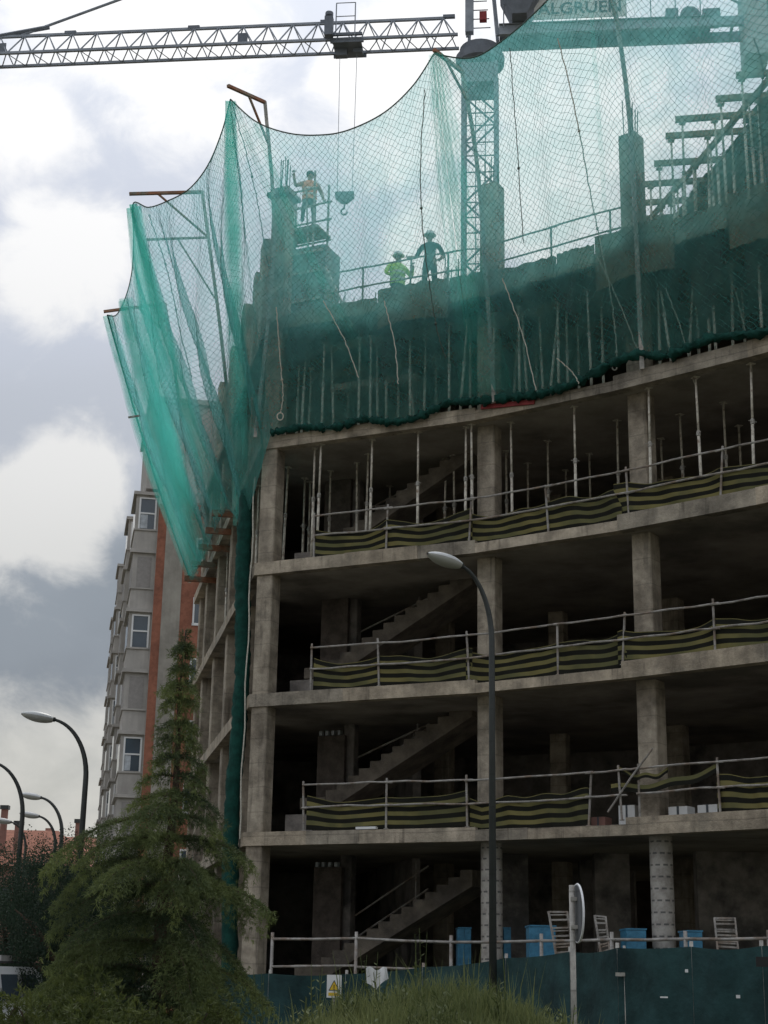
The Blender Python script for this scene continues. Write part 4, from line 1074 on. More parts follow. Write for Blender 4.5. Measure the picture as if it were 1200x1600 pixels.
# ------------------------------------------------------------------ column formwork with access scaffold, upper left
ff = Vector((at_y(466, 545, 34.9).x, 34.9, 16.45))
form = thing('column_formwork', 'blue-grey column formwork panels below the orange-vested worker', 'formwork', ff)
fa = a0
fd = Vector((math.cos(fa), math.sin(fa), 0)); fn = Vector((-fd.y, fd.x, 0))
for sx in (-.42, 0, .42):
    MB().box(ff + fd * sx + Vector((0, 0, 1.28)), (.40, .07, 2.55), fa).build('form_panel', 'form', form)
    for zz in (.35, 1.1, 1.85, 2.4): MB().box(ff + fd * sx - fn * .055 + Vector((0, 0, zz)), (.40, .04, .07), fa).build('panel_rib', 'steel', form)
for sx in (-.64, .64): MB().box(ff + fd * sx + fn * .4 + Vector((0, 0, 1.28)), (.07, .8, 2.55), fa).build('form_panel', 'form', form)
MB().beam(ff + fd * 1.6 - fn * .2 + Vector((0, 0, .05)), ff + fd * .7 - fn * .05 + Vector((0, 0, 1.9)), .06, .06).build('push_pull_brace', 'steel', form)
sc0 = Vector((at_y(468, 566, 36.0).x, 36.0, 16.45))
scaf = thing('access_scaffold', 'tubular access scaffold carrying the orange-vested worker', 'scaffold', sc0)
SZ = 3.5
for sx in (-.48, .48):
    for sy in (-.4, .4):
        MB().tube([sc0 + fd * sx + fn * sy, sc0 + fd * sx + fn * sy + Vector((0, 0, SZ + (1.55 if sx > 0 else 1.3)))], .03, 7).build('standard', 'rail', scaf)
        for zz in (1.0, 2.0, SZ, SZ + .55, SZ + 1.05): MB().lathe(sc0 + fd * sx + fn * sy + Vector((0, 0, zz)), [(.045, -.03), (.065, 0), (.045, .03)], 8).build('coupler', 'rail', scaf)
for sy in (-.4, .4):
    for zz in (1.0, 2.0, SZ - .06, SZ + .55, SZ + 1.05): MB().tube([sc0 - fd * .58 + fn * sy + Vector((0, 0, zz)), sc0 + fd * .58 + fn * sy + Vector((0, 0, zz))], .026, 6).build('ledger', 'rail', scaf)
MB().tube([sc0 + fd * .48 - fn * .42 + Vector((0, 0, 1.0)), sc0 + fd * .25 - fn * .42 + Vector((0, 0, SZ + 1.0))], .024, 6).build('diagonal', 'rail', scaf)
for k in range(3): MB().box(sc0 + fn * (-.26 + .26 * k) + Vector((0, 0, SZ)), (1.16, .25, .045), fa).build('platform_plank', 'timber', scaf)
# formwork collar on the corner column head
hd = Vector((c0.x, c0.y, 19.78))
tag(MB().box(hd + Vector((0, 0, .05)), (.62, .62, .1), a0).box(hd + Vector((0, 0, .16)), (.46, .46, .12), a0).build('column_head_form', 'form', loc=hd), 'square formwork collar capping the corner column', 'formwork')
# rebar starters
def starters(name, label, p, n, L, sp, r=.012, seed=0):
    q = random.Random(seed); mb = MB()
    for i in range(n):
        b = p + Vector((q.uniform(-sp, sp), q.uniform(-sp, sp) * .4, 0)); mb.tube([b, b + Vector((q.uniform(-.04, .04), 0, L * q.uniform(.8, 1.15)))], r, 5)
    o = mb.build(name, 'darkrope', loc=p); o['kind'] = 'stuff'; o['label'] = label; o['category'] = 'rebar'
starters('starter_bars', 'row of thin steel starter bars standing on the top floor left of the workers', fpx(552, 16.47, 1.2)[0], 26, .75, 1.0, seed=1)
starters('starter_bars', 'cluster of thin starter bars on top of the column by the mast', Vector((IN[1].x + .12, IN[1].y, 19.2)), 7, .7, .18, seed=2)
starters('starter_bars', 'cluster of thin starter bars on the corner column', Vector((c0.x, c0.y, 19.95)), 7, .9, .18, seed=3)
starters('starter_bars', 'thin starter bars standing behind the dark-clothed worker', fpx(705, 16.47, 1.0)[0], 9, 1.2, .2, seed=4)
starters('starter_bars', 'cluster of thin starter bars on the right column head', Vector((IN[2].x + .22, IN[2].y - .16, 19.35)), 6, .8, .16, seed=5)
st, _ = fpx(700, 16.45, 1.3)
mst = thing('material_stack', 'pale stacked formwork pieces on the top floor right of the dark-clothed worker', 'stack', st)
for k in range(5): MB().box(st + Vector((.03 * (k % 2), 0, .07 + k * .14)), (.55, .6, .13), a1 + .05 * k).build('stacked_piece', 'weight', mst)

# ------------------------------------------------------------------ workers
def skin_body(name, joints, edges, mats, parent, sub=2):
    """joints: name -> (co, radius)"""
    me = bpy.data.meshes.new(name); keys = list(joints)
    me.from_pydata([joints[k][0] for k in keys], [(keys.index(a), keys.index(b)) for a, b in edges], [])
    o = bpy.data.objects.new(name, me); COL.objects.link(o)
    m = o.modifiers.new('skin', 'SKIN'); m.use_smooth_shade = True
    for i, k in enumerate(keys):
        sv = me.skin_vertices[0].data[i]; r = joints[k][1]; sv.radius = r if isinstance(r, tuple) else (r, r); sv.use_root = (i == 0)
    s = o.modifiers.new('sub', 'SUBSURF'); s.levels = sub; s.render_levels = sub
    dg = bpy.context.evaluated_depsgraph_get(); me2 = bpy.data.meshes.new_from_object(o.evaluated_get(dg)); bpy.data.objects.remove(o)
    o = bpy.data.objects.new(name, me2); COL.objects.link(o); o.parent = parent
    me2.materials.clear()
    for k in mats: me2.materials.append(M[k])
    return o
def worker(label, loc, yaw, pose, vest, trousers, helmet, sleeves):
    r = thing('person', label, 'person', loc); r.rotation_euler = (0, 0, yaw)
    J = dict(pel=((0, 0, .93), (.15, .11)), spn=((0, .0, 1.12), (.145, .105)), chest=((0, -.01, 1.32), (.175, .115)), sh=((0, -.01, 1.44), (.13, .09)), neck=((0, -.015, 1.52), (.058, .058)), jaw=((0, -.03, 1.585), (.066, .072)), head=((0, -.02, 1.66), (.082, .098)), crown=((0, -.01, 1.735), (.06, .072)))
    E = [('pel', 'spn'), ('spn', 'chest'), ('chest', 'sh'), ('sh', 'neck'), ('neck', 'jaw'), ('jaw', 'head'), ('head', 'crown')]
    for s, sd in ((-1, 'l'), (1, 'r')):
        hip, kn, an, toe = pose['leg' + sd]
        J['hip' + sd] = (Vector(hip), .095); J['kn' + sd] = (Vector(kn), .065); J['an' + sd] = (Vector(an), .048); J['toe' + sd] = (Vector(toe), (.045, .035))
        E += [('pel', 'hip' + sd), ('hip' + sd, 'kn' + sd), ('kn' + sd, 'an' + sd), ('an' + sd, 'toe' + sd)]
        shd, el, wr, ha = [Vector(q) for q in pose['arm' + sd]]
        J['shd' + sd] = (shd, .068); J['el' + sd] = (el, .05); J['wr' + sd] = (wr, .033); J['ha' + sd] = (ha, (.036, .022))
        E += [('sh', 'shd' + sd), ('shd' + sd, 'el' + sd), ('el' + sd, 'wr' + sd), ('wr' + sd, 'ha' + sd)]
    for k in J: J[k] = (tuple(J[k][0]), J[k][1])
    body = skin_body('body', J, E, ['skin', trousers, sleeves, 'boot'], r)
    # clothing colours by region of the one continuous surface
    hz_ = pose.get('waist', .98)
    for p in body.data.polygons:
        c = p.center
        if c.z > 1.50 and abs(c.x) < .13: p.material_index = 0
        elif c.z < .11 or (min((c - Vector(pose['leg' + s][2])).length for s in 'lr') < .10 and c.z < pose['legl'][2][2] + .04): p.material_index = 3
        elif min((c - Vector(pose['arm' + s][3])).length for s in 'lr') < .10 or (pose.get('bare') and min((c - Vector(pose['arm' + s][2])).length for s in 'lr') < .18): p.material_index = 0
        elif c.z < hz_ and abs(c.x) < .26: p.material_index = 1
        else: p.material_index = 2
    # fingers
    for sd in 'lr':
        wr, ha = Vector(pose['arm' + sd][2]), Vector(pose['arm' + sd][3]); d = (ha - wr).normalized(); sx = d.cross(Vector((0, 1, .2))).normalized(); dn = d.cross(sx)
        hm = MB()
        for k, (off, ln) in enumerate(((-.030, .060), (-.010, .072), (.010, .070), (.030, .052))):
            b = ha + sx * off + d * .01; hm.tube([b, b + d * ln * .5 + dn * .012, b + d * ln * .8 + dn * .04, b + d * ln * .72 + dn * .062], [.010, .0095, .009, .007], 6)
        hm.tube([wr + d * .03 + sx * .03, wr + d * .05 + sx * .055 + dn * .02, wr + d * .075 + sx * .06 + dn * .045], [.012, .011, .008], 6)
        f = MB(); f.v = hm.v; f.f = hm.f
        ORG[r.name] = Vector((0, 0, 0)); f.build('fingers', 'skin', r, True)
    ORG[r.name] = Vector((0, 0, 0))
    # face: nose, eyes, ears, mouth
    fm = MB(); fm.add([(0, -.135, 1.625), (-.018, -.105, 1.61), (.018, -.105, 1.61), (0, -.108, 1.67)], [(0, 1, 2), (0, 3, 1), (0, 2, 3)])
    fm.lathe((-.08, 0, 1.645), [(.008, -.03), (.02, 0), (.008, .03)], 6).lathe((.08, 0, 1.645), [(.008, -.03), (.02, 0), (.008, .03)], 6)
    fm.build('nose_and_ears', 'skin', r)
    MB().box((-.032, -.112, 1.662), (.028, .012, .011)).box((.032, -.112, 1.662), (.028, .012, .011)).box((0, -.104, 1.583), (.045, .012, .008)).build('eyes_and_mouth', 'hair', r)
    if helmet:
        MB().lathe((0, -.015, 1.69), [(.122, 0), (.120, .03), (.108, .08), (.08, .118), (.04, .138), (.01, .142)], 18).build('helmet_shell', 'helmet', r, True)
        MB().lathe((0, -.035, 1.685), [(.135, 0), (.150, .004), (.150, .012), (.122, .018)], 18).build('helmet_brim', 'helmet', r, True)
    else:
        MB().lathe((0, .0, 1.675), [(.094, -.02), (.104, .03), (.092, .085), (.06, .115), (.01, .125)], 16).build('hair', 'hair', r, True)
    if vest:
        vm = MB(); n = 20; P = []
        for (z, rx, ry) in ((.93, .195, .155), (1.05, .19, .15), (1.18, .19, .15), (1.32, .215, .158), (1.42, .20, .145), (1.475, .13, .115)):
            P.append([(rx * math.cos(2 * math.pi * i / n), -.005 + ry * math.sin(2 * math.pi * i / n), z) for i in range(n + 1)])
        vm.grid(P).build('vest', vest, r, True)
        for z, rx, ry in ((1.06, .196, .156), (1.22, .200, .158)):
            b = MB(); b.grid([[(rx * math.cos(2 * math.pi * i / n), -.005 + ry * math.sin(2 * math.pi * i / n), z + dz) for i in range(n + 1)] for dz in (0, .05)]); b.build('reflective_band', 'silver', r, True)
    return r
std_leg = dict(legl=[(-.10, 0, .90), (-.12, -.03, .49), (-.13, 0, .09), (-.14, -.15, .045)], legr=[(.10, 0, .90), (.12, -.03, .49), (.13, .02, .09), (.15, -.13, .045)])
w1 = sc0 + Vector((0, 0, SZ + .025)) + fd * .12
worker('person in orange vest with dark hair climbing on the scaffold', w1, .15,
       dict(legl=[(-.09, 0, .90), (-.16, -.22, .62), (-.17, -.02, .33), (-.18, -.15, .29)], legr=[(.10, 0, .90), (.12, -.10, .50), (.14, .06, .09), (.15, -.08, .045)],
            arml=[(-.20, 0, 1.42), (-.38, -.10, 1.28), (-.44, -.20, 1.50), (-.45, -.23, 1.58)], armr=[(.20, 0, 1.42), (.33, .02, 1.17), (.36, -.10, .95), (.37, -.15, .88)], bare=True), 'orange', 'trouser', False, 'skin')
w2, _ = fpx(620, 16.45, 1.1)
worker('person in yellow-green vest and white helmet, half hidden behind the floor edge', w2 + Vector((0, 0, -.02)), .5,
       dict(std_leg, arml=[(-.20, 0, 1.42), (-.34, -.02, 1.18), (-.22, -.20, 1.06), (-.15, -.24, 1.06)], armr=[(.20, 0, 1.42), (.38, 0, 1.25), (.30, -.22, 1.35), (.26, -.28, 1.42)]), 'hiviz', 'trouser', True, 'hiviz')
w3, _ = fpx(671, 16.45, .95)
tr_ = thing('low_trestle', 'low timber trestle under the dark-clothed worker, hidden by the floor edge', 'trestle', w3)
MB().box(w3 + Vector((0, 0, .25)), (.7, .5, .05), a0).build('top_board', 'timber', tr_)
for sx in (-.28, .28): MB().box(w3 + Vector((sx, -sx * .45, .112)), (.05, .45, .223), a0).build('leg_board', 'timber', tr_)
w3 = w3 + Vector((0, 0, .276))
worker('person in dark clothes and white helmet standing at the rail, elbows out', w3, -.25,
       dict(std_leg, arml=[(-.20, 0, 1.42), (-.34, .02, 1.18), (-.42, -.22, 1.08), (-.47, -.27, 1.06)], armr=[(.20, 0, 1.42), (.33, .06, 1.17), (.27, -.12, 1.00), (.21, -.16, .97)], bare=True), None, 'navy', True, 'navy')
# ------------------------------------------------------------------ apartment building beyond, left
AC = at_y(229, 1100, 70.0); AC.z = G0
AE = SD.copy(); AG = SN.copy()                 # along the street, along the gable
apt = thing('apartment_building', 'grey apartment block with stacked bay windows and brick-striped gable behind the frame', 'building', AC)
aang = math.atan2(AG.y, AG.x)
def ap(a, b, z): return AC + AG * a + AE * b + Vector((0, 0, z - G0))
def ablock(name, mat, a0_, a1_, b0, b1, z0, z1, parent=apt):
    vs = [ap(a, b, z) for z in (z0, z1) for a, b in ((a0_, b0), (a1_, b0), (a1_, b1), (a0_, b1))]
    return MB().add(vs, [(3, 2, 1, 0), (4, 5, 6, 7)] + [(i, (i + 1) % 4, 4 + (i + 1) % 4, 4 + i) for i in range(4)]).build(name, mat, parent)
ATOP = 23.6
ablock('wall', 'render', .0, 14, .0, 20, G0, ATOP)
ablock('wall', 'render', .0, 14, 20.01, 44, G0, 27.5)
# gable skin: brick stripe, grey strip, brick field
ablock('brick_stripe', 'brick', .02, .42, -.03, .2, G0, ATOP - .6)
ablock('grey_strip', 'gablegrey', .42, 1.28, -.05, .2, G0, ATOP + .3)
ablock('brick_field', 'brick', 1.28, 14.01, -.03, .2, G0, ATOP - .4)
ablock('parapet', 'band', -.05, 14.05, -.08, .3, ATOP - .01, ATOP + .25)
ph = ablock('penthouse', 'render', -.65, 9, .4, 8, ATOP + .25, 28.3)
ablock('penthouse_roof', 'band', -.8, 9.2, .25, 8.2, 28.3, 28.55, ph)
ablock('penthouse_window', 'glass', -.1, .45, .36, .39, ATOP + 1.9, 27.0, ph)
ablock('penthouse_panel', 'shutter', -.1, .45, .34, .37, ATOP + .5, ATOP + 1.6, ph)
# gable windows, floor by floor
for z in (20.2, 17.3, 14.4, 11.5, 8.6, 5.7, 2.8):
    w = ablock('window', 'glass', 1.95, 2.55, -.045, 0, z, z + 1.15)
    for a_, b_, c_, d_ in ((1.87, 1.95, z - .08, z + 1.23), (2.55, 2.63, z - .08, z + 1.23), (1.95, 2.55, z + 1.15, z + 1.23), (1.85, 2.65, z - .12, z)):
        ablock('frame', 'white', a_, b_, -.075, -.02, c_, d_, w)
# bays along the street
def bay_stack(b0, bw, pr, ztop, floors, seed):
    rr = random.Random(seed)
    for k in range(floors):
        z1 = ztop - k * 2.86; z0 = z1 - 2.86
        if z1 < 1: break
        body = ablock('bay', 'render', -pr, .01, b0, b0 + bw, z0 + .02, z1 - .16)
        ablock('cornice', 'band', -pr - .14, .02, b0 - .14, b0 + bw + .14, z1 - .16, z1, body)
        ablock('sill_band', 'band', -pr - .06, .02, b0 - .06, b0 + bw + .06, z0 + .95, z0 + 1.03, body)
        shut = k % 2 == 1 if seed == 1 else rr.random() < .45
        za, zb = z0 + 1.05, z0 + 2.52
        gl = 'shutter' if shut else 'glass'
        wf = ablock('window', gl, -pr + .22, -.16, b0 - .012, b0 + .05, za, zb, apt)
        if not shut:
            fr = 'white'
            ablock('frame', fr, -pr + .14, -pr + .22, b0 - .05, b0 + .05, za - .06, zb + .06, wf); ablock('frame', fr, -.16, -.08, b0 - .05, b0 + .05, za - .06, zb + .06, wf)
            ablock('frame', fr, -pr + .22, -.16, b0 - .05, b0 + .05, za + .72, za + .79, wf); ablock('frame', fr, -pr + .22, -.16, b0 - .05, b0 + .05, zb, zb + .06, wf)
            if rr.random() < .7: ablock('curtain', 'curtain', -pr + .24, -pr + .40 + .2 * rr.random(), b0 - .02, b0 + .01, za + .02, za + .7, wf)
        for i in range(2):     # street face panes
            ws = ablock('window', gl, -pr - .012, -pr + .05, b0 + .3 + i * (bw / 2 - .1), b0 + bw / 2 - .1 + i * (bw / 2 - .1), za, zb, apt)
bay_stack(.25, 3.2, 1.05, ATOP, 9, 1)
bay_stack(11.5, 3.2, 1.05, 25.6, 9, 2)
bay_stack(27.0, 3.4, 1.05, 26.9, 9, 3)
bay_stack(39.0, 3.4, 1.0, 26.0, 9, 4)
# balconies between the bays
for b0, zt_ in ((5.2, 24.0), (17.0, 26.4), (33, 26.0)):
    for k in range(8):
        z = zt_ - k * 2.86 - 2.6
        if z > 1: ablock('balcony', 'render', -.75, .01, b0, b0 + 4.6, z, z + .95)
# far apartment-row end
# ------------------------------------------------------------------ far house with red roof
hq = at_y(20, 1320, 120); hq.z = G0
house = thing('red_roofed_house', 'far pinkish house with red tiled roof and chimneys over the dark trees', 'house', hq)
def hb(x0, x1, y0, y1, z0, z1, name, mat, parent=house): return MB().box((hq.x + (x0 + x1) / 2, hq.y + (y0 + y1) / 2, (z0 + z1) / 2), (x1 - x0, y1 - y0, z1 - z0)).build(name, mat, parent)
hb(-9, 5.5, 0, 9, G0, 9.2, 'wall', 'pink')
rf = MB().add([Vector((hq.x + x, hq.y + y, z)) for x, y, z in ((-9.5, -.5, 9.2), (6, -.5, 9.2), (6, 9.5, 9.2), (-9.5, 9.5, 9.2), (-9.5, 4.5, 12.3), (2.5, 4.5, 12.3))], [(0, 1, 5, 4), (1, 2, 5), (2, 3, 4, 5), (3, 0, 4), (3, 2, 1, 0)]).build('roof', 'roof', house)
for x, y, w, h in ((-1.4, 1.2, .45, 13.6), (-.2, 1.0, .5, 12.4), (3.9, 4.0, .5, 12.9)):
    hb(x, x + w, y, y + w, 9.6, h, 'chimney', 'pink', rf); hb(x - .1, x + w + .1, y - .1, y + w + .1, h, h + .3, 'chimney_cap', 'lamppost', rf)
for x in (-7, -4, -1, 2): hb(x, x + 1.1, -.04, .02, 6.2, 7.6, 'window', 'glass')
hq2 = at_y(62, 1320, 150); hq2.z = G0; hq = hq2
house2 = thing('red_roofed_house', 'farther low house with orange-red roof between the lamp posts', 'house', hq2)
hb(-5, 7, 0, 9, G0, 12.3, 'wall', 'pink', house2)
rf2 = MB().add([Vector((hq.x + x, hq.y + y, z)) for x, y, z in ((-5.5, -.5, 12.3), (7.5, -.5, 12.3), (7.5, 9.5, 12.3), (-5.5, 9.5, 12.3), (-3.5, 4.5, 14.3), (5.5, 4.5, 14.3))], [(0, 1, 5, 4), (1, 2, 5), (2, 3, 4, 5), (3, 0, 4), (3, 2, 1, 0)]).build('roof', 'roof', house2)
for x in (0, 5.2): hb(x, x + .6, 2, 2.6, 12.6, 14.9, 'chimney', 'pink', rf2)

# ------------------------------------------------------------------ street lamps
def street_lamp(label, base, H, R, direction, r0=.06, head_w=1.0, hx=.7, group='street lamps'):
    """tapered pole, swan-neck arm, oval head"""
    root = thing('street_lamp', label, 'street lamp', base, group)
    d = Vector(direction).normalized(); up = Vector((0, 0, 1)); b = Vector(base)
    MB().lathe(b, [(.16, 0), (.16, .5), (.11, .7), (r0 * 1.35, .9)], 12).build('base', 'lamppost', root, True)
    zs = H - R
    pts = [b + up * .8, b + up * zs]; rad = [r0 * 1.3, r0]
    n = 14
    for i in range(1, n + 1):
        a = (math.pi / 2 - .04) * i / n
        pts.append(b + up * (zs + R * math.sin(a)) + d * R * hx * (1 - math.cos(a))); rad.append(lerp(r0, r0 * .55, i / n))
    MB().tube(pts, rad, 10).build('pole', 'lamppost', root, True)
    e = pts[-1]; t = (pts[-1] - pts[-2]).normalized()
    side = t.cross(up).normalized(); nn = side.cross(t)
    L = .78 * head_w; hm = MB(); bm = MB(); K = 10; n = 14; P = []; Q = []
    for i in range(K + 1):
        u = i / K; w = .19 * head_w * (math.sin(math.pi * min(1, .12 + u * .86)) ** .6); c = e + t * (u * L - .06)
        P.append([c + side * w * math.cos(math.pi * j / n) + nn * w * .62 * math.sin(math.pi * j / n) for j in range(n + 1)])
        Q.append([c + side * w * math.cos(math.pi * j / n) * .98 - nn * w * .75 * math.sin(math.pi * j / n) for j in range(n + 1)])
    hd = hm.grid(P).build('head', 'lamphead', root, True); bm.grid(Q).build('diffuser', 'lampglass', hd, True)
    MB().tube([e - t * .12, e + t * .05], .06 * head_w, 10).build('collar', 'lamppost', hd, True)
    return root
def lamp_by_px(label, px, Y, ptop, R, direction, hw=1.0, r0=.06, hx=.7):
    b = at_y(px, 1300 if Y > 30 else 1450, Y); top = at_y(*ptop, Y)
    base = Vector((b.x, b.y, G0)); return street_lamp(label, base, top.z - G0, R, direction, r0, hw, hx)
lamp_by_px('tall street lamp with dark pole standing in front of the unfinished building', 770, 25.0, (745, 890), 1.25, (-.86, -.5, 0), .82, .050, .58)
lamp_by_px('street lamp with white head beside the apartment building, largest of the left ones', 128, 40, (110, 1126), 1.5, (-1, -.25, 0), 1.05, .07)
lamp_by_px('street lamp at the left picture edge, its head out of view', 33, 46, (20, 1192), 1.6, (-1, -.2, 0), 1.0, .07)
lamp_by_px('smaller street lamp with white head left of the tall lamp pole', 97, 62, (85, 1247), 1.5, (-1, -.2, 0), 1.05, .08)
lamp_by_px('distant low street lamp with pale flat head above the dark tree', 88, 74, (78, 1276), 1.4, (-1, -.2, 0), 1.15, .08)
lamp_by_px('faint farthest street lamp in front of the red-roofed house', 42, 82, (34, 1285), 1.4, (-1, -.2, 0), 1.2, .07)

# ------------------------------------------------------------------ traffic sign seen from the side
sb = at_y(895, 1480, 17.5); sb.z = .2
sign = thing('traffic_sign', 'round traffic sign on a grey pole seen nearly edge-on', 'traffic sign', sb)
stop = at_y(893, 1383, 17.5).z
MB().tube([sb, (sb.x, sb.y, stop)], .032, 10).build('pole', 'steel', sign, True)
yaw = math.radians(5); nx = Vector((math.cos(yaw), math.sin(yaw), 0))       # face normal, pointing right and a little away
ax = Matrix((( -nx.y, 0, nx.x), (nx.x, 0, nx.y), (0, 1, 0)))
dc = Vector((sb.x, sb.y, stop - .30)) + nx * .06
MB().lathe(dc, [(.300, -.012), (.306, -.008), (.306, .004), (.296, .012)], 40, ax).build('disc', 'signback', sign)
MB().tube([dc + ax @ Vector((.311 * math.cos(t), .311 * math.sin(t), 0)) for t in np.linspace(0, 2 * math.pi, 41)], .012, 6, False).build('rim', 'signface', sign)
MB().lathe(dc + nx * .0135, [(.29, 0), (.285, .002)], 40, ax).build('face', 'signface', sign)
for dz in (-.15, .15): MB().box((sb.x + .03, sb.y, dc.z + dz), (.1, .09, .04)).build('clamp', 'steel', sign)

# ------------------------------------------------------------------ site fence with teal fabric
def fence_line(px_pts):
    return [at_y(*q) for q in px_pts]
fpts = fence_line([(300, 1521, 29.0), (420, 1521, 28.6), (540, 1522, 28.2), (660, 1511, 27.0), (790, 1497, 25.0), (890, 1487, 23.2), (964, 1481, 22.0), (1080, 1479, 21.0), (1190, 1478, 20.2), (1330, 1470, 19.3)])
fence = thing('site_fence', 'teal fabric site fence on steel posts along the foot of the building', 'fence', (fpts[4].x, fpts[4].y, G0))
for i, (a, b) in enumerate(zip(fpts, fpts[1:])):
    rr = random.Random(i); P = []; n = 14
    for u in range(n + 1):
        t = u / n; row = []
        for j in range(6):
            v = j / 5; p = a.lerp(b, t * .996 + .002); o = .05 * math.sin(t * 9 + i * 2 + v * 2) * math.sin(math.pi * t)
            z = lerp(p.z - .03 * math.sin(math.pi * t) * (1 + .5 * math.sin(i * 3)), G0 + .05, v)
            row.append((p.x, p.y + o, z))
        P.append(row)
    MB().grid(P).build('fabric_panel', 'fence', fence, True)
for i, a in enumerate(fpts):
    MB().tube([(a.x, a.y + .09, G0), (a.x + .02, a.y + .09, a.z + .07)], .026, 8).build('post', 'steel', fence, True)
a = fpts[6]; MB().tube([(a.x + .09, a.y - .07, G0), (a.x + .09, a.y - .07, a.z + .03)], .02, 8).build('post', 'steel', fence, True)
MB().box((a.x + .06, a.y - .08, a.z - .35), (.2, .03, .05)).build('clamp', 'steel', fence)
for k, (px, py, w, h) in enumerate(((1035, 1558, .1, .02), (1150, 1557, .05, .04), (1070, 1517, .04, .04))):
    q = at_y(px, py, 21.3 - (px - 1035) * .007); MB().box((q.x, q.y - .12, q.z), (w, .01, h)).build('tie_patch', 'white', fence)
q = at_y(1190, 1503, 20.0); MB().box((q.x, q.y - .12, q.z), (.2, .01, .12)).build('dark_patch', 'black', fence)
# warning poster and white rag on the fence
wq = at_y(522, 1541, 26.5)
ws = thing('warning_poster', 'small white warning poster with yellow triangle on the fence', 'sign', (wq.x, wq.y, wq.z - .18))
MB().box(wq, (.24, .012, .36)).build('board', 'white', ws)
MB().add([(wq.x - .09, wq.y - .0085, wq.z - .07), (wq.x + .09, wq.y - .0085, wq.z - .07), (wq.x, wq.y - .0085, wq.z + .1)], [(0, 1, 2)]).build('triangle_border', 'black', ws)
MB().add([(wq.x - .07, wq.y - .011, wq.z - .058), (wq.x + .07, wq.y - .011, wq.z - .058), (wq.x, wq.y - .011, wq.z + .075)], [(0, 1, 2)]).build('triangle', 'yellow', ws)
MB().box((wq.x, wq.y - .0115, wq.z - .005), (.014, .004, .06)).box((wq.x, wq.y - .0115, wq.z - .048), (.014, .004, .012)).build('exclamation_mark', 'black', ws)
MB().box((wq.x, wq.y - .0085, wq.z - .125), (.18, .004, .05)).build('text_strip', 'yellow', ws)
MB().tube([(wq.x, wq.y + .05, G0), (wq.x, wq.y + .05, wq.z + .1)], .018, 6).build('stake', 'steel', ws)
rq = at_y(586, 1530, 26.4); P = []
for i in range(13):
    u = i / 12; row = []
    for j in range(8):
        v = j / 7; row.append((rq.x - .15 + .34 * u + .05 * v * math.sin(u * 7), rq.y + .06 * math.sin(u * 12 + v), rq.z + .17 - .36 * v * (.55 + .45 * math.sin(u * 3.1 + .2)) + .03 * math.sin(u * 9)))
    P.append(row)
tag(MB().grid(P).build('white_rag', 'white', None, True, loc=rq), 'crumpled white plastic rag hanging on the fence', 'rag')
# hand rail of tubes behind the fence
gpts = [at_y(x, y, Y) for x, y, Y in ((425, 1467, 31.2), (556, 1466, 30.2), (704, 1472, 29.2), (845, 1470, 27.4), (955, 1468, 26.0), (1070, 1467, 24.9), (1200, 1466, 24.0), (1300, 1465, 23.2))]
gr = thing('ground_rail', 'rusty tube hand rail running behind the teal fence', 'guard rail', (gpts[3].x, gpts[3].y, G0))
for a, b in zip(gpts, gpts[1:]):
    MB().tube([a, a.lerp(b, .5) + Vector((0, 0, -.012)), b + (b - a).normalized() * .1], .026, 7).build('rail', 'rail', gr, True)
    MB().tube([a + Vector((0, 0, -.52)), b + Vector((0, 0, -.5))], .024, 7).build('rail', 'rail', gr, True)
for a in gpts: MB().tube([(a.x, a.y, G0), (a.x + .01, a.y, a.z + .12)], .032, 7).build('post', 'rail', gr, True)

# ------------------------------------------------------------------ things stored on the ground floor
def floor_pt(x, y, Y): q = at_y(x, y, Y); return Vector((q.x, q.y, G0))
def blue_pack(label, x, Y, w, top_y, dp=.8):
    b = floor_pt(x, 1490, Y); zt_ = at_y(x, top_y, Y).z; r = thing('blue_pack', label, 'pack', b, 'blue wrapped packs'); h = zt_ - G0
    rr = random.Random(int(x)); mb = MB(); n = 5; P = []
    for rows in range(3):
        for c in range(2):
            hh = h / 3; MB().box((b.x + (c - .5) * w * .5, b.y, G0 + hh * (rows + .5)), (w * .495, dp, hh * .985), rr.uniform(-.03, .03)).build('wrapped_block', 'bluepack', r)
    MB().box((b.x, b.y - .0, zt_ + .015), (w * 1.02, dp * 1.02, .03), .02).build('cover_sheet', 'bluepack', r)
blue_pack('blue wrapped pack left of the first leaning frame', 845, 30.5, .5, 1449)
blue_pack('blue wrapped pack half hidden right of the lamp pole', 784, 33.5, .3, 1452)
blue_pack('blue wrapped pack left of the middle round column', 724, 33.5, .28, 1452)
blue_pack('blue wrapped pack left of the right round column', 990, 29.5, .36, 1454)
blue_pack('small blue wrapped pack right of the right round column', 1080, 29, .28, 1457)
def frame_rack(label, quad, Y):
    """leaning pale steel frame of two stiles and rungs"""
    c = [at_y(x, y, Y) for x, y in quad]; b = Vector(c[3]); r = thing('leaning_frame', label, 'frame', (b.x, b.y, b.z), 'leaning frames')
    tl, tr, br_, bl = c; ext = 1.35
    dl = tl + (bl - tl) * ext; dr = tr + (br_ - tr) * ext
    for p, q in ((tl, dl), (tr, dr)): MB().beam(p, q + Vector((0, -.15, 0)), .03, .03).build('stile', 'rail', r)
    for k in range(7):
        t = k / 6 * .98 + .01; MB().beam(tl.lerp(dl, t) + Vector((0, -.15 * t, 0)), tr.lerp(dr, t) + Vector((0, -.15 * t, 0)), .025, .03).build('rung', 'rail', r)
        if k % 2 == 0 and k < 6: MB().beam(tl.lerp(dl, t + .06) + Vector((0, -.15 * t, 0)), tr.lerp(dr, t + .06) + Vector((0, -.15 * t, 0)), .02, .022).build('rung', 'rail', r)
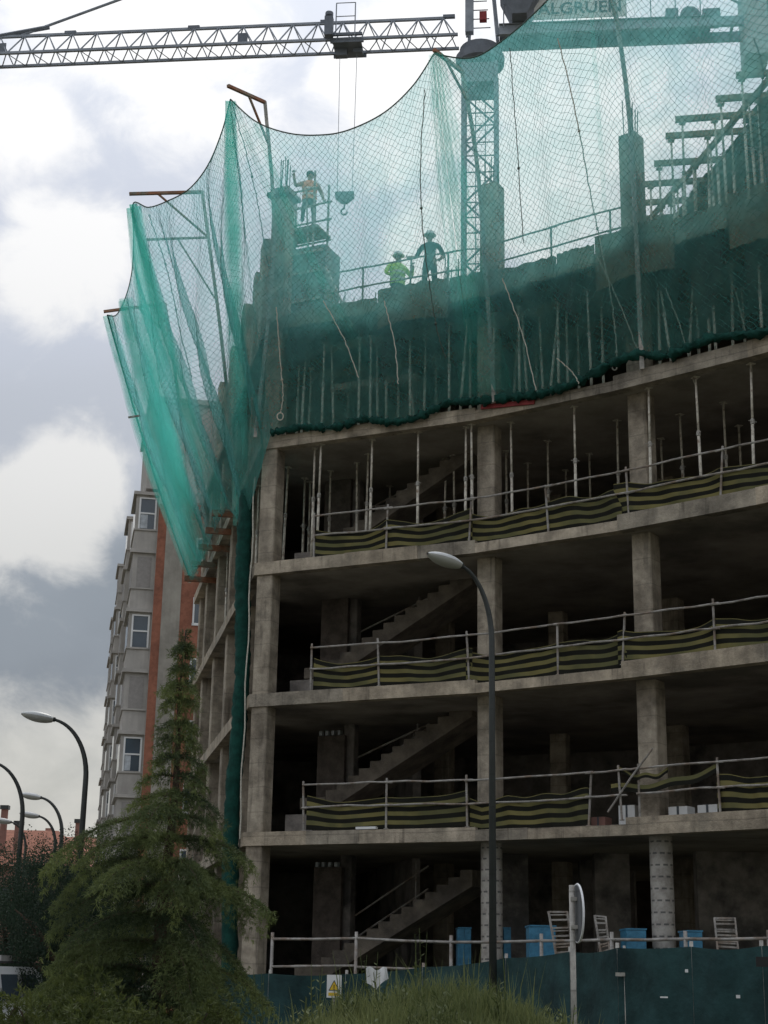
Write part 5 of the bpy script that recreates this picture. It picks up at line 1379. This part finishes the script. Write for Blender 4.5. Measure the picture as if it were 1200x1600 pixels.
frame_rack('pale leaning ladder-like frame left of the traffic sign', [(857, 1424), (886, 1424), (893, 1480), (866, 1482)], 28.5)
frame_rack('pale leaning frame right of the traffic sign, tilted', [(929, 1430), (946, 1432), (950, 1478), (936, 1482)], 28.5)
frame_rack('pale frame standing behind the fence at far right', [(1116, 1434), (1148, 1434), (1150, 1476), (1118, 1474)], 27.0)
for k, (x, Y, w) in enumerate(((805, 34.5, .6), (960, 34, .75), (1170, 33, 2.0), (925, 36, .45))):   # dark free-standing block piers on the ground floor
    b = floor_pt(x, 1490, Y); MB().prism([(b.x - w / 2, b.y), (b.x + w / 2, b.y), (b.x + w / 2, b.y + .4), (b.x - w / 2, b.y + .4)], G0, ZB[1] - .002).build('block_pier', 'blockwall', bld)

# ------------------------------------------------------------------ grass bank
def bank_h(x, y):
    u = (x - .85) / (4.4 if x < .85 else 2.7); v = (y - 15.5) / 5.5
    return 1.42 * math.exp(-u * u * 1.5) * math.exp(-v * v * 1.2) + .10 * math.sin(x * 2.1 + .5) * math.sin(y * 1.3) + .05 * math.sin(x * 5.3) * math.cos(y * 3.1)
nx_, ny_ = 60, 50; P = []
for i in range(nx_ + 1):
    P.append([(lerp(-7, 9, i / nx_), lerp(7, 25, j / ny_), G0 + .01 + bank_h(lerp(-7, 9, i / nx_), lerp(7, 25, j / ny_))) for j in range(ny_ + 1)])
structure(MB().grid(P).build('grass_bank', 'mound', None, True))
n = 42000
X = RNG.normal(.55, 2.0, n); Y = RNG.uniform(10.5, 19, n)
B = np.stack([X, Y, [G0 + bank_h(a, b) for a, b in zip(X, Y)]], 1)
clump = .5 + .5 * np.sin(X * 3.1 + 1.3 * np.sin(Y * 2.3)) * np.cos(Y * 2.7 + X); h = RNG.uniform(.10, .30, n) * (.55 + .9 * clump) * (1 + .9 * (RNG.random(n) > .96)); wd = RNG.uniform(.004, .009, n); an = RNG.uniform(0, 6.28, n)
side = np.stack([np.cos(an), np.sin(an), np.zeros(n)], 1) * wd[:, None]; ln = np.stack([RNG.normal(0, .09, n), RNG.normal(0, .09, n), np.zeros(n)], 1)
midp = B + np.array([0, 0, 1]) * h[:, None] * .6 + ln * .35; tipp = B + np.array([0, 0, 1]) * h[:, None] + ln
V = np.stack([B - side, B + side, midp - side * .7, midp + side * .7, tipp], 1)
base = (np.arange(n) * 5)[:, None]
F = np.concatenate([base + np.array([[0, 1, 3]]), base + np.array([[0, 3, 2]]), base + np.array([[2, 3, 4]])])
ti = np.repeat(RNG.random(n) ** 1.5 * .6 + .3 * clump * RNG.random(n), 5).reshape(n, 5); ti[:, 4] += .25
g = fast_mesh('meadow_grass', V.reshape(-1, 3), F, 'grass', None, 'stuff', ti.ravel(), (1, 15, 0)); g['label'] = 'long pale green grass on the bank in front of the fence'; g['category'] = 'grass'

# ------------------------------------------------------------------ trees and shrubs
def tufts(C, D, n_per, length, width, spread, rng, tint0, tint1, curl=0.0):
    """needle tufts: thin triangles around points C pointing along D"""
    C = np.repeat(C, n_per, 0); D = np.repeat(D, n_per, 0); t0 = np.repeat(tint0, n_per); n = len(C)
    d = D + rng.normal(0, spread, (n, 3)); d /= np.linalg.norm(d, axis=1)[:, None]
    s = np.cross(d, rng.normal(0, 1, (n, 3))); s /= np.linalg.norm(s, axis=1)[:, None]
    L = length * rng.uniform(.6, 1.25, n)[:, None]; w = width * rng.uniform(.7, 1.2, n)[:, None]
    off = rng.normal(0, length * .18, (n, 3))
    V = np.stack([C + off - s * w, C + off + s * w, C + off + d * L * .7 + s * w * .8, C + off + d * L], 1)
    F = np.concatenate([(np.arange(n) * 4)[:, None] + np.array([[0, 1, 2]]), (np.arange(n) * 4)[:, None] + np.array([[0, 2, 3]])])
    t = np.stack([t0, t0, t0 + tint1, t0 + tint1 * 1.4], 1)
    return V.reshape(-1, 3), F, t.ravel()
def cedar(label, base, H, seed, prof):
    rng = np.random.default_rng(seed); r = thing('cedar_tree', label, 'tree', base)
    b = np.array(base); lean = .02
    tr = [Vector(base) + Vector((lean * H * (k / 12) ** 2 + .03 * math.sin(k), 0, H * k / 12)) for k in range(13)]
    MB().tube(tr, [max(.012, .13 * (1 - k / 12.3)) for k in range(13)], 9).build('trunk', 'bark', r, True)
    C, D, T = [], [], []; br = MB()
    z = .25; ang = 0.0; k_in = 0; tier = 6; long_branch = (H * .58, 1.75, math.pi + .12)
    while z < H - .05:
        f = z / H; Lb = np.interp(f, [p[0] for p in prof], [p[1] for p in prof]) * rng.uniform(.55, 1.12)
        ang += 2.4 + rng.uniform(-.5, .5)
        extra = rng.random() < .06
        if extra and math.cos(ang) < .2: Lb *= 1.2
        if math.cos(ang) > .3: Lb = min(Lb, 1.8)
        if long_branch and z > long_branch[0]: Lb, ang, long_branch = long_branch[1], long_branch[2], None
        o = np.array(poly_at(tr, f)); dr = np.array([math.cos(ang), math.sin(ang), 0])
        n = max(4, int(Lb / .07)); pts = []
        rise = rng.uniform(.05, .35) if f < .75 else rng.uniform(.2, .7); droop = rng.uniform(.18, .46)
        for i in range(n + 1):
            u = i / n; pts.append(o + dr * Lb * u * (1 - .10 * u) + np.array([0, 0, Lb * (rise * u - (rise + droop) * u ** 2.3)]))
        br.tube([Vector(p) for p in pts], [max(.003, (.010 + .012 * Lb) * (1 - u / (n + 1))) for u in range(n + 1)], 4, False)
        tint_b = rng.random() ** 2 * .45
        for i in range(1, n + 1):
            u = i / n; p = pts[i]; t = pts[i] - pts[i - 1]; t /= np.linalg.norm(t)
            sd = np.cross(t, [0, 0, 1]); sd /= np.linalg.norm(sd)
            for sg in (-1, 1):
                Lt = (.10 + .30 * Lb ** .6 * math.sin(math.pi * min(1, .15 + .85 * u)) ** .8) * rng.uniform(.5, 1.1)
                m = max(2, int(Lt / .045)); dd = sd * sg * .8 + t * .65
                for k in range(m):
                    w = (k + 1) / m; q = p + dd * Lt * w + np.array([0, 0, -.55 * Lt * w * w + .02])
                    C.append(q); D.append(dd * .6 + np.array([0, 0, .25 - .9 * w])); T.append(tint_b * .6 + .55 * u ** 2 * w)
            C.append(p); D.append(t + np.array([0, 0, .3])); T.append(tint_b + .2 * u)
            if u > .75:                                  # hanging tip spray
                for k in range(7):
                    C.append(p + np.array([rng.normal(0, .05), rng.normal(0, .05), -.055 * k])); D.append(np.array([dr[0] * .3, dr[1] * .3, -1.0])); T.append(tint_b + .45)
        k_in += 1
        z += rng.uniform(.0, .018)
        if k_in >= tier: k_in = 0; tier = int(rng.integers(4, 8)); z += rng.uniform(.17, .32) * (1.1 - .35 * f)
    for k in range(60):                                   # leader
        f = 1 - .18 * rng.random(); p = np.array(poly_at(tr, f)); a = rng.uniform(0, 6.28); C.append(p + np.array([.04 * math.cos(a), .04 * math.sin(a), 0])); D.append(np.array([math.cos(a), math.sin(a), .4])); T.append(.15)
    V, F, t = tufts(np.array(C), np.array(D), 10, .066, .0042, .7, rng, np.array(T), .2)
    br.build('branches', 'bark', r, kind='stuff')
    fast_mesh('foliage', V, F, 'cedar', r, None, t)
    return r
cb_ = at_y(250, 1480, 20.0); cb_.z = G0
ct = at_y(272, 985, 20.0).z - G0
cedar('young drooping cedar with a thin bare leader in front of the corner', tuple(cb_), ct, 2, [(0, 1.75), (.12, 1.75), (.3, 1.7), (.45, 1.5), (.58, 1.25), (.645, .85), (.69, .44), (.77, .27), (.86, .22), (.93, .13), (1, .02)])

def leafy(name, label, base, rad, n_clumps, leaf, seed, mat, cat='tree', trunk=True, per=70, group=None, up=.5):
    """crown of leaf clumps scattered through an uneven volume"""
    rng = np.random.default_rng(seed); r = thing(name, label, cat, base, group); b = np.array(base); rad = np.array(rad)
    cen = b + np.array([0, 0, rad[2] * up + (.9 if trunk else 0)])
    if trunk:
        top = Vector(cen); MB().tube([Vector(base), Vector(base).lerp(top, .5) + Vector((.1, 0, 0)), top], [.16, .12, .05], 8).build('trunk', 'bark', r, True)
        lm = MB()
        for k in range(7):
            a = rng.uniform(0, 6.28); e = cen + rad * np.array([math.cos(a), math.sin(a), rng.uniform(-.2, .7)]) * .75
            lm.tube([Vector(base).lerp(top, .6), Vector(base).lerp(Vector(e), .75) + Vector((0, 0, .5)), Vector(e)], [.07, .045, .015], 6)
        lm.build('limbs', 'bark', r, True)
    C = rng.normal(0, 1, (n_clumps, 3)); C /= np.linalg.norm(C, axis=1)[:, None]
    C *= rng.uniform(.35, .97, n_clumps)[:, None] ** .55
    lump = 1 + .16 * np.sin(C[:, 0] * 5 + seed) * np.cos(C[:, 2] * 6) + .10 * np.sin(C[:, 1] * 9)
    C = cen + C * rad * lump[:, None]; C = C[C[:, 2] > b[2] + .1]
    n = len(C) * per; ct_ = np.repeat(C, per, 0) + rng.normal(0, 1, (n, 3)) * leaf * 2.3
    d = rng.normal(0, 1, (n, 3)); d[:, 2] -= .3; d /= np.linalg.norm(d, axis=1)[:, None]; s = np.cross(d, rng.normal(0, 1, (n, 3))); s /= np.linalg.norm(s, axis=1)[:, None]
    L = leaf * rng.uniform(.6, 1.3, n)[:, None]; V = np.stack([ct_, ct_ + d * L * .5 + s * L * .32, ct_ + d * L, ct_ + d * L * .5 - s * L * .32], 1)
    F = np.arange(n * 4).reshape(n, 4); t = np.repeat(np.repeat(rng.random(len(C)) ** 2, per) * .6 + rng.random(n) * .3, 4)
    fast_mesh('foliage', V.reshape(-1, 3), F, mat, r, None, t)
    return r
def tree_at(label, x, ytop, Y, rx, seed, nc=260, leaf=.05):
    q = at_y(x, 1500, Y); zt_ = at_y(x, ytop, Y).z; H = zt_ - G0
    return leafy('street_tree', label, (q.x, q.y, G0), (rx, rx, (H - .9) / 1.5), nc, leaf, seed, 'broad', group='dark trees along the street', per=80)
tree_at('dark round street tree at the left picture edge', 20, 1318, 39, 2.0, 1, 800)
tree_at('dark street tree just left of the cedar', 120, 1305, 36, 2.1, 2, 800)
tree_at('dark street tree behind the cedar, under the apartment bays', 205, 1320, 40, 2.2, 3, 600)
tree_at('dark low street tree between the two larger ones at the left', 75, 1330, 42, 2.4, 4, 600)

def juniper(label, px, py, Y, rx, seed, n_stems=46):
    rng = np.random.default_rng(seed); q = at_y(px, py, Y); zt_ = q.z; base = (q.x, q.y, G0); H = max(.4, zt_ - G0)
    r = thing('spreading_shrub', label, 'shrub', base, 'spreading shrubs'); C, D, T = [], [], []; sm = MB()
    for k in range(n_stems):
        a = rng.uniform(0, 6.28); L = rx * rng.uniform(.3, 1.1); hh = H * rng.uniform(.55, 1.12) * (1 - .35 * (L / rx / 1.1) ** 2); n = 12; pts = []
        for i in range(n + 1):
            u = i / n; pts.append(np.array(base) + np.array([math.cos(a) * L * u, math.sin(a) * L * u, .05 + hh * (1 - (1 - u) ** 2.0) - .25 * hh * u ** 4]))
        sm.tube([Vector(p) for p in pts], [.016 * (1 - u / (n + 2)) for u in range(n + 1)], 4, False); tb = rng.random() ** 2 * .5
        for i in range(4, n + 1):
            u = i / n; t = pts[i] - pts[i - 1]; t /= np.linalg.norm(t)
            for m in range(9):
                o = rng.normal(0, .09, 3); C.append(pts[i] + o); D.append(t * .7 + o * 4 + np.array([0, 0, .25])); T.append(tb + .3 * u + .2 * rng.random())
    V, F, t = tufts(np.array(C), np.array(D), 12, .055, .0055, .8, rng, np.array(T), .15)
    sm.build('stems', 'bark', r, kind='stuff'); fast_mesh('foliage', V, F, 'shrub', r, None, t)
for k, (lb, px, py, Y, rx) in enumerate((('spreading yellow-green shrub at the lower left corner', 5, 1550, 13, .9), ('spreading shrub in front of the white car', 88, 1552, 12, .9), ('spreading shrub at the foot of the cedar', 175, 1535, 14, 1.0),
                                         ('spreading shrub right of the cedar foot, against the fence', 265, 1545, 14, .9), ('low dark spreading shrub lower left, nearest', 60, 1588, 9.5, .8), ('low spreading shrub nearest, below the cedar', 220, 1580, 10, .85), ('spreading shrub left of the cedar by the pavement', 125, 1535, 17, .8))):
    juniper(lb, px, py, Y, rx, 30 + k)
# weeds with small heads standing in the grass
def weed(label, px, py, Y, seed):
    rng = np.random.default_rng(seed); q = at_y(px, py, Y); b = Vector((q.x, q.y, G0 + bank_h(q.x, q.y) - .02)); r = thing('tall_weed', label, 'plant', b, 'tall weeds'); m = MB(); lf = MB()
    for k in range(4):
        e = q + Vector((rng.normal(0, .07), rng.normal(0, .05), rng.uniform(-.12, .02))); bb = b + Vector((rng.normal(0, .03), 0, 0)); m.tube([bb, bb.lerp(e, .6) + Vector((rng.normal(0, .02), 0, 0)), e], [.006, .005, .003], 4)
        for i in range(7):
            p = bb.lerp(e, .35 + .62 * i / 7); a = rng.uniform(0, 6.28); d = Vector((math.cos(a), math.sin(a), .5)) * .07; s = Vector((-math.sin(a), math.cos(a), 0)) * .014
            lf.add([p, p + d * .5 + s, p + d, p + d * .5 - s], [(0, 1, 2, 3)])
    m.build('stems', 'grass', r); lf.build('leaves', 'grass', r)
for k in range(34):
    px = random.Random(k).uniform(420, 900); Yw = random.Random(k + 50).uniform(13, 17); q_ = at_y(px, 1530, Yw); zz_ = G0 + bank_h(q_.x, Yw) + random.Random(k + 90).uniform(.28, .5)
    weed('small leafy weed standing in the long grass of the bank', px, proj((q_.x, Yw, zz_))[1], Yw, 100 + k)
for k, (px, py, Y) in enumerate(((660, 1452, 19), (655, 1488, 18), (497, 1505, 18), (405, 1512, 19), (575, 1485, 19))):
    weed('tall thin weed %s' % ('nearest the middle column', 'below another weed in front of the stair', 'above the warning poster', 'at the left end of the grass', 'left of the white rag')[k], px, py, Y, 60 + k)

# ------------------------------------------------------------------ white car parked behind the shrubs
cq = at_y(26, 1500, 34); car_o = Vector((cq.x - 1.0, 34.0, G0))
car = thing('parked_car', 'white estate car with roof rack mostly hidden behind the shrubs', 'car', car_o)
cd = Vector((-.25, -1, 0)).normalized(); cs = Vector((-cd.y, cd.x, 0))
def cp(l, s, z): return car_o + cd * l + cs * s + Vector((0, 0, z))
prof = [(-2.2, .35), (-2.25, .8), (-2.1, 1.05), (-1.95, 1.72), (-1.6, 1.88), (.3, 1.88), (1.05, 1.18), (2.0, 1.0), (2.2, .75), (2.2, .35)]
def shell(pr, w0, w1):
    mb = MB(); n = len(pr); L = []
    for s in (-1, 1):
        for l, z in pr:
            w = w0 if z < 1.1 else lerp(w0, w1, (z - 1.1) / .78); L.append(cp(l, s * w, z))
    return mb.add(L, [tuple(range(n))[::-1], tuple(range(n, 2 * n))] + [(i, (i + 1) % n, n + (i + 1) % n, n + i) for i in range(n)])
body = shell(prof, .88, .70).build('body', 'carpaint', car)
for s in (-1, 1):
    for l0, l1 in ((-1.75, -.95), (-.85, .0)):
        w = lambda z: lerp(.88, .70, (z - 1.1) / .78) + .006
        MB().add([cp(l0, s * w(1.2), 1.2), cp(l1, s * w(1.2), 1.2), cp(l1 - .02, s * w(1.72), 1.72), cp(l0 + .08, s * w(1.72), 1.72)], [(0, 1, 2, 3)]).build('side_window', 'glass', car)
    MB().add([cp(.1, s * .865, 1.2), cp(.82, s * .865, 1.2), cp(.28, s * .745, 1.72), cp(.1, s * .745, 1.72)], [(0, 1, 2, 3)]).build('side_window', 'glass', car)
    MB().tube([cp(-1.7, s * .6, 1.97), cp(.2, s * .6, 1.97)], .022, 6).build('roof_rail', 'black', car)
    MB().box(cp(.75, s * .98, 1.22), (.16, .2, .13)).build('wing_mirror', 'black', car)
    for l in (-1.4, 1.4):
        wh = MB().lathe(cp(l, s * .82, .33), [(.2, -.1), (.32, -.09), (.33, 0), (.32, .09), (.2, .1)], 20, Matrix(((0, 0, cs.x), (0, 1, cs.y), (1, 0, 0)))).build('wheel', 'tyre', car, True)
MB().add([cp(.37, -.66, 1.84), cp(.37, .66, 1.84), cp(1.03, .80, 1.215), cp(1.03, -.80, 1.215)], [(0, 1, 2, 3)]).build('windscreen', 'glass', car).location = Vector((0, 0, .012)) + cd * .012
MB().box(cp(-.7, 0, 2.05), (.5, 1.0, .12), math.atan2(cd.y, cd.x)).build('roof_load', 'kerb', car)
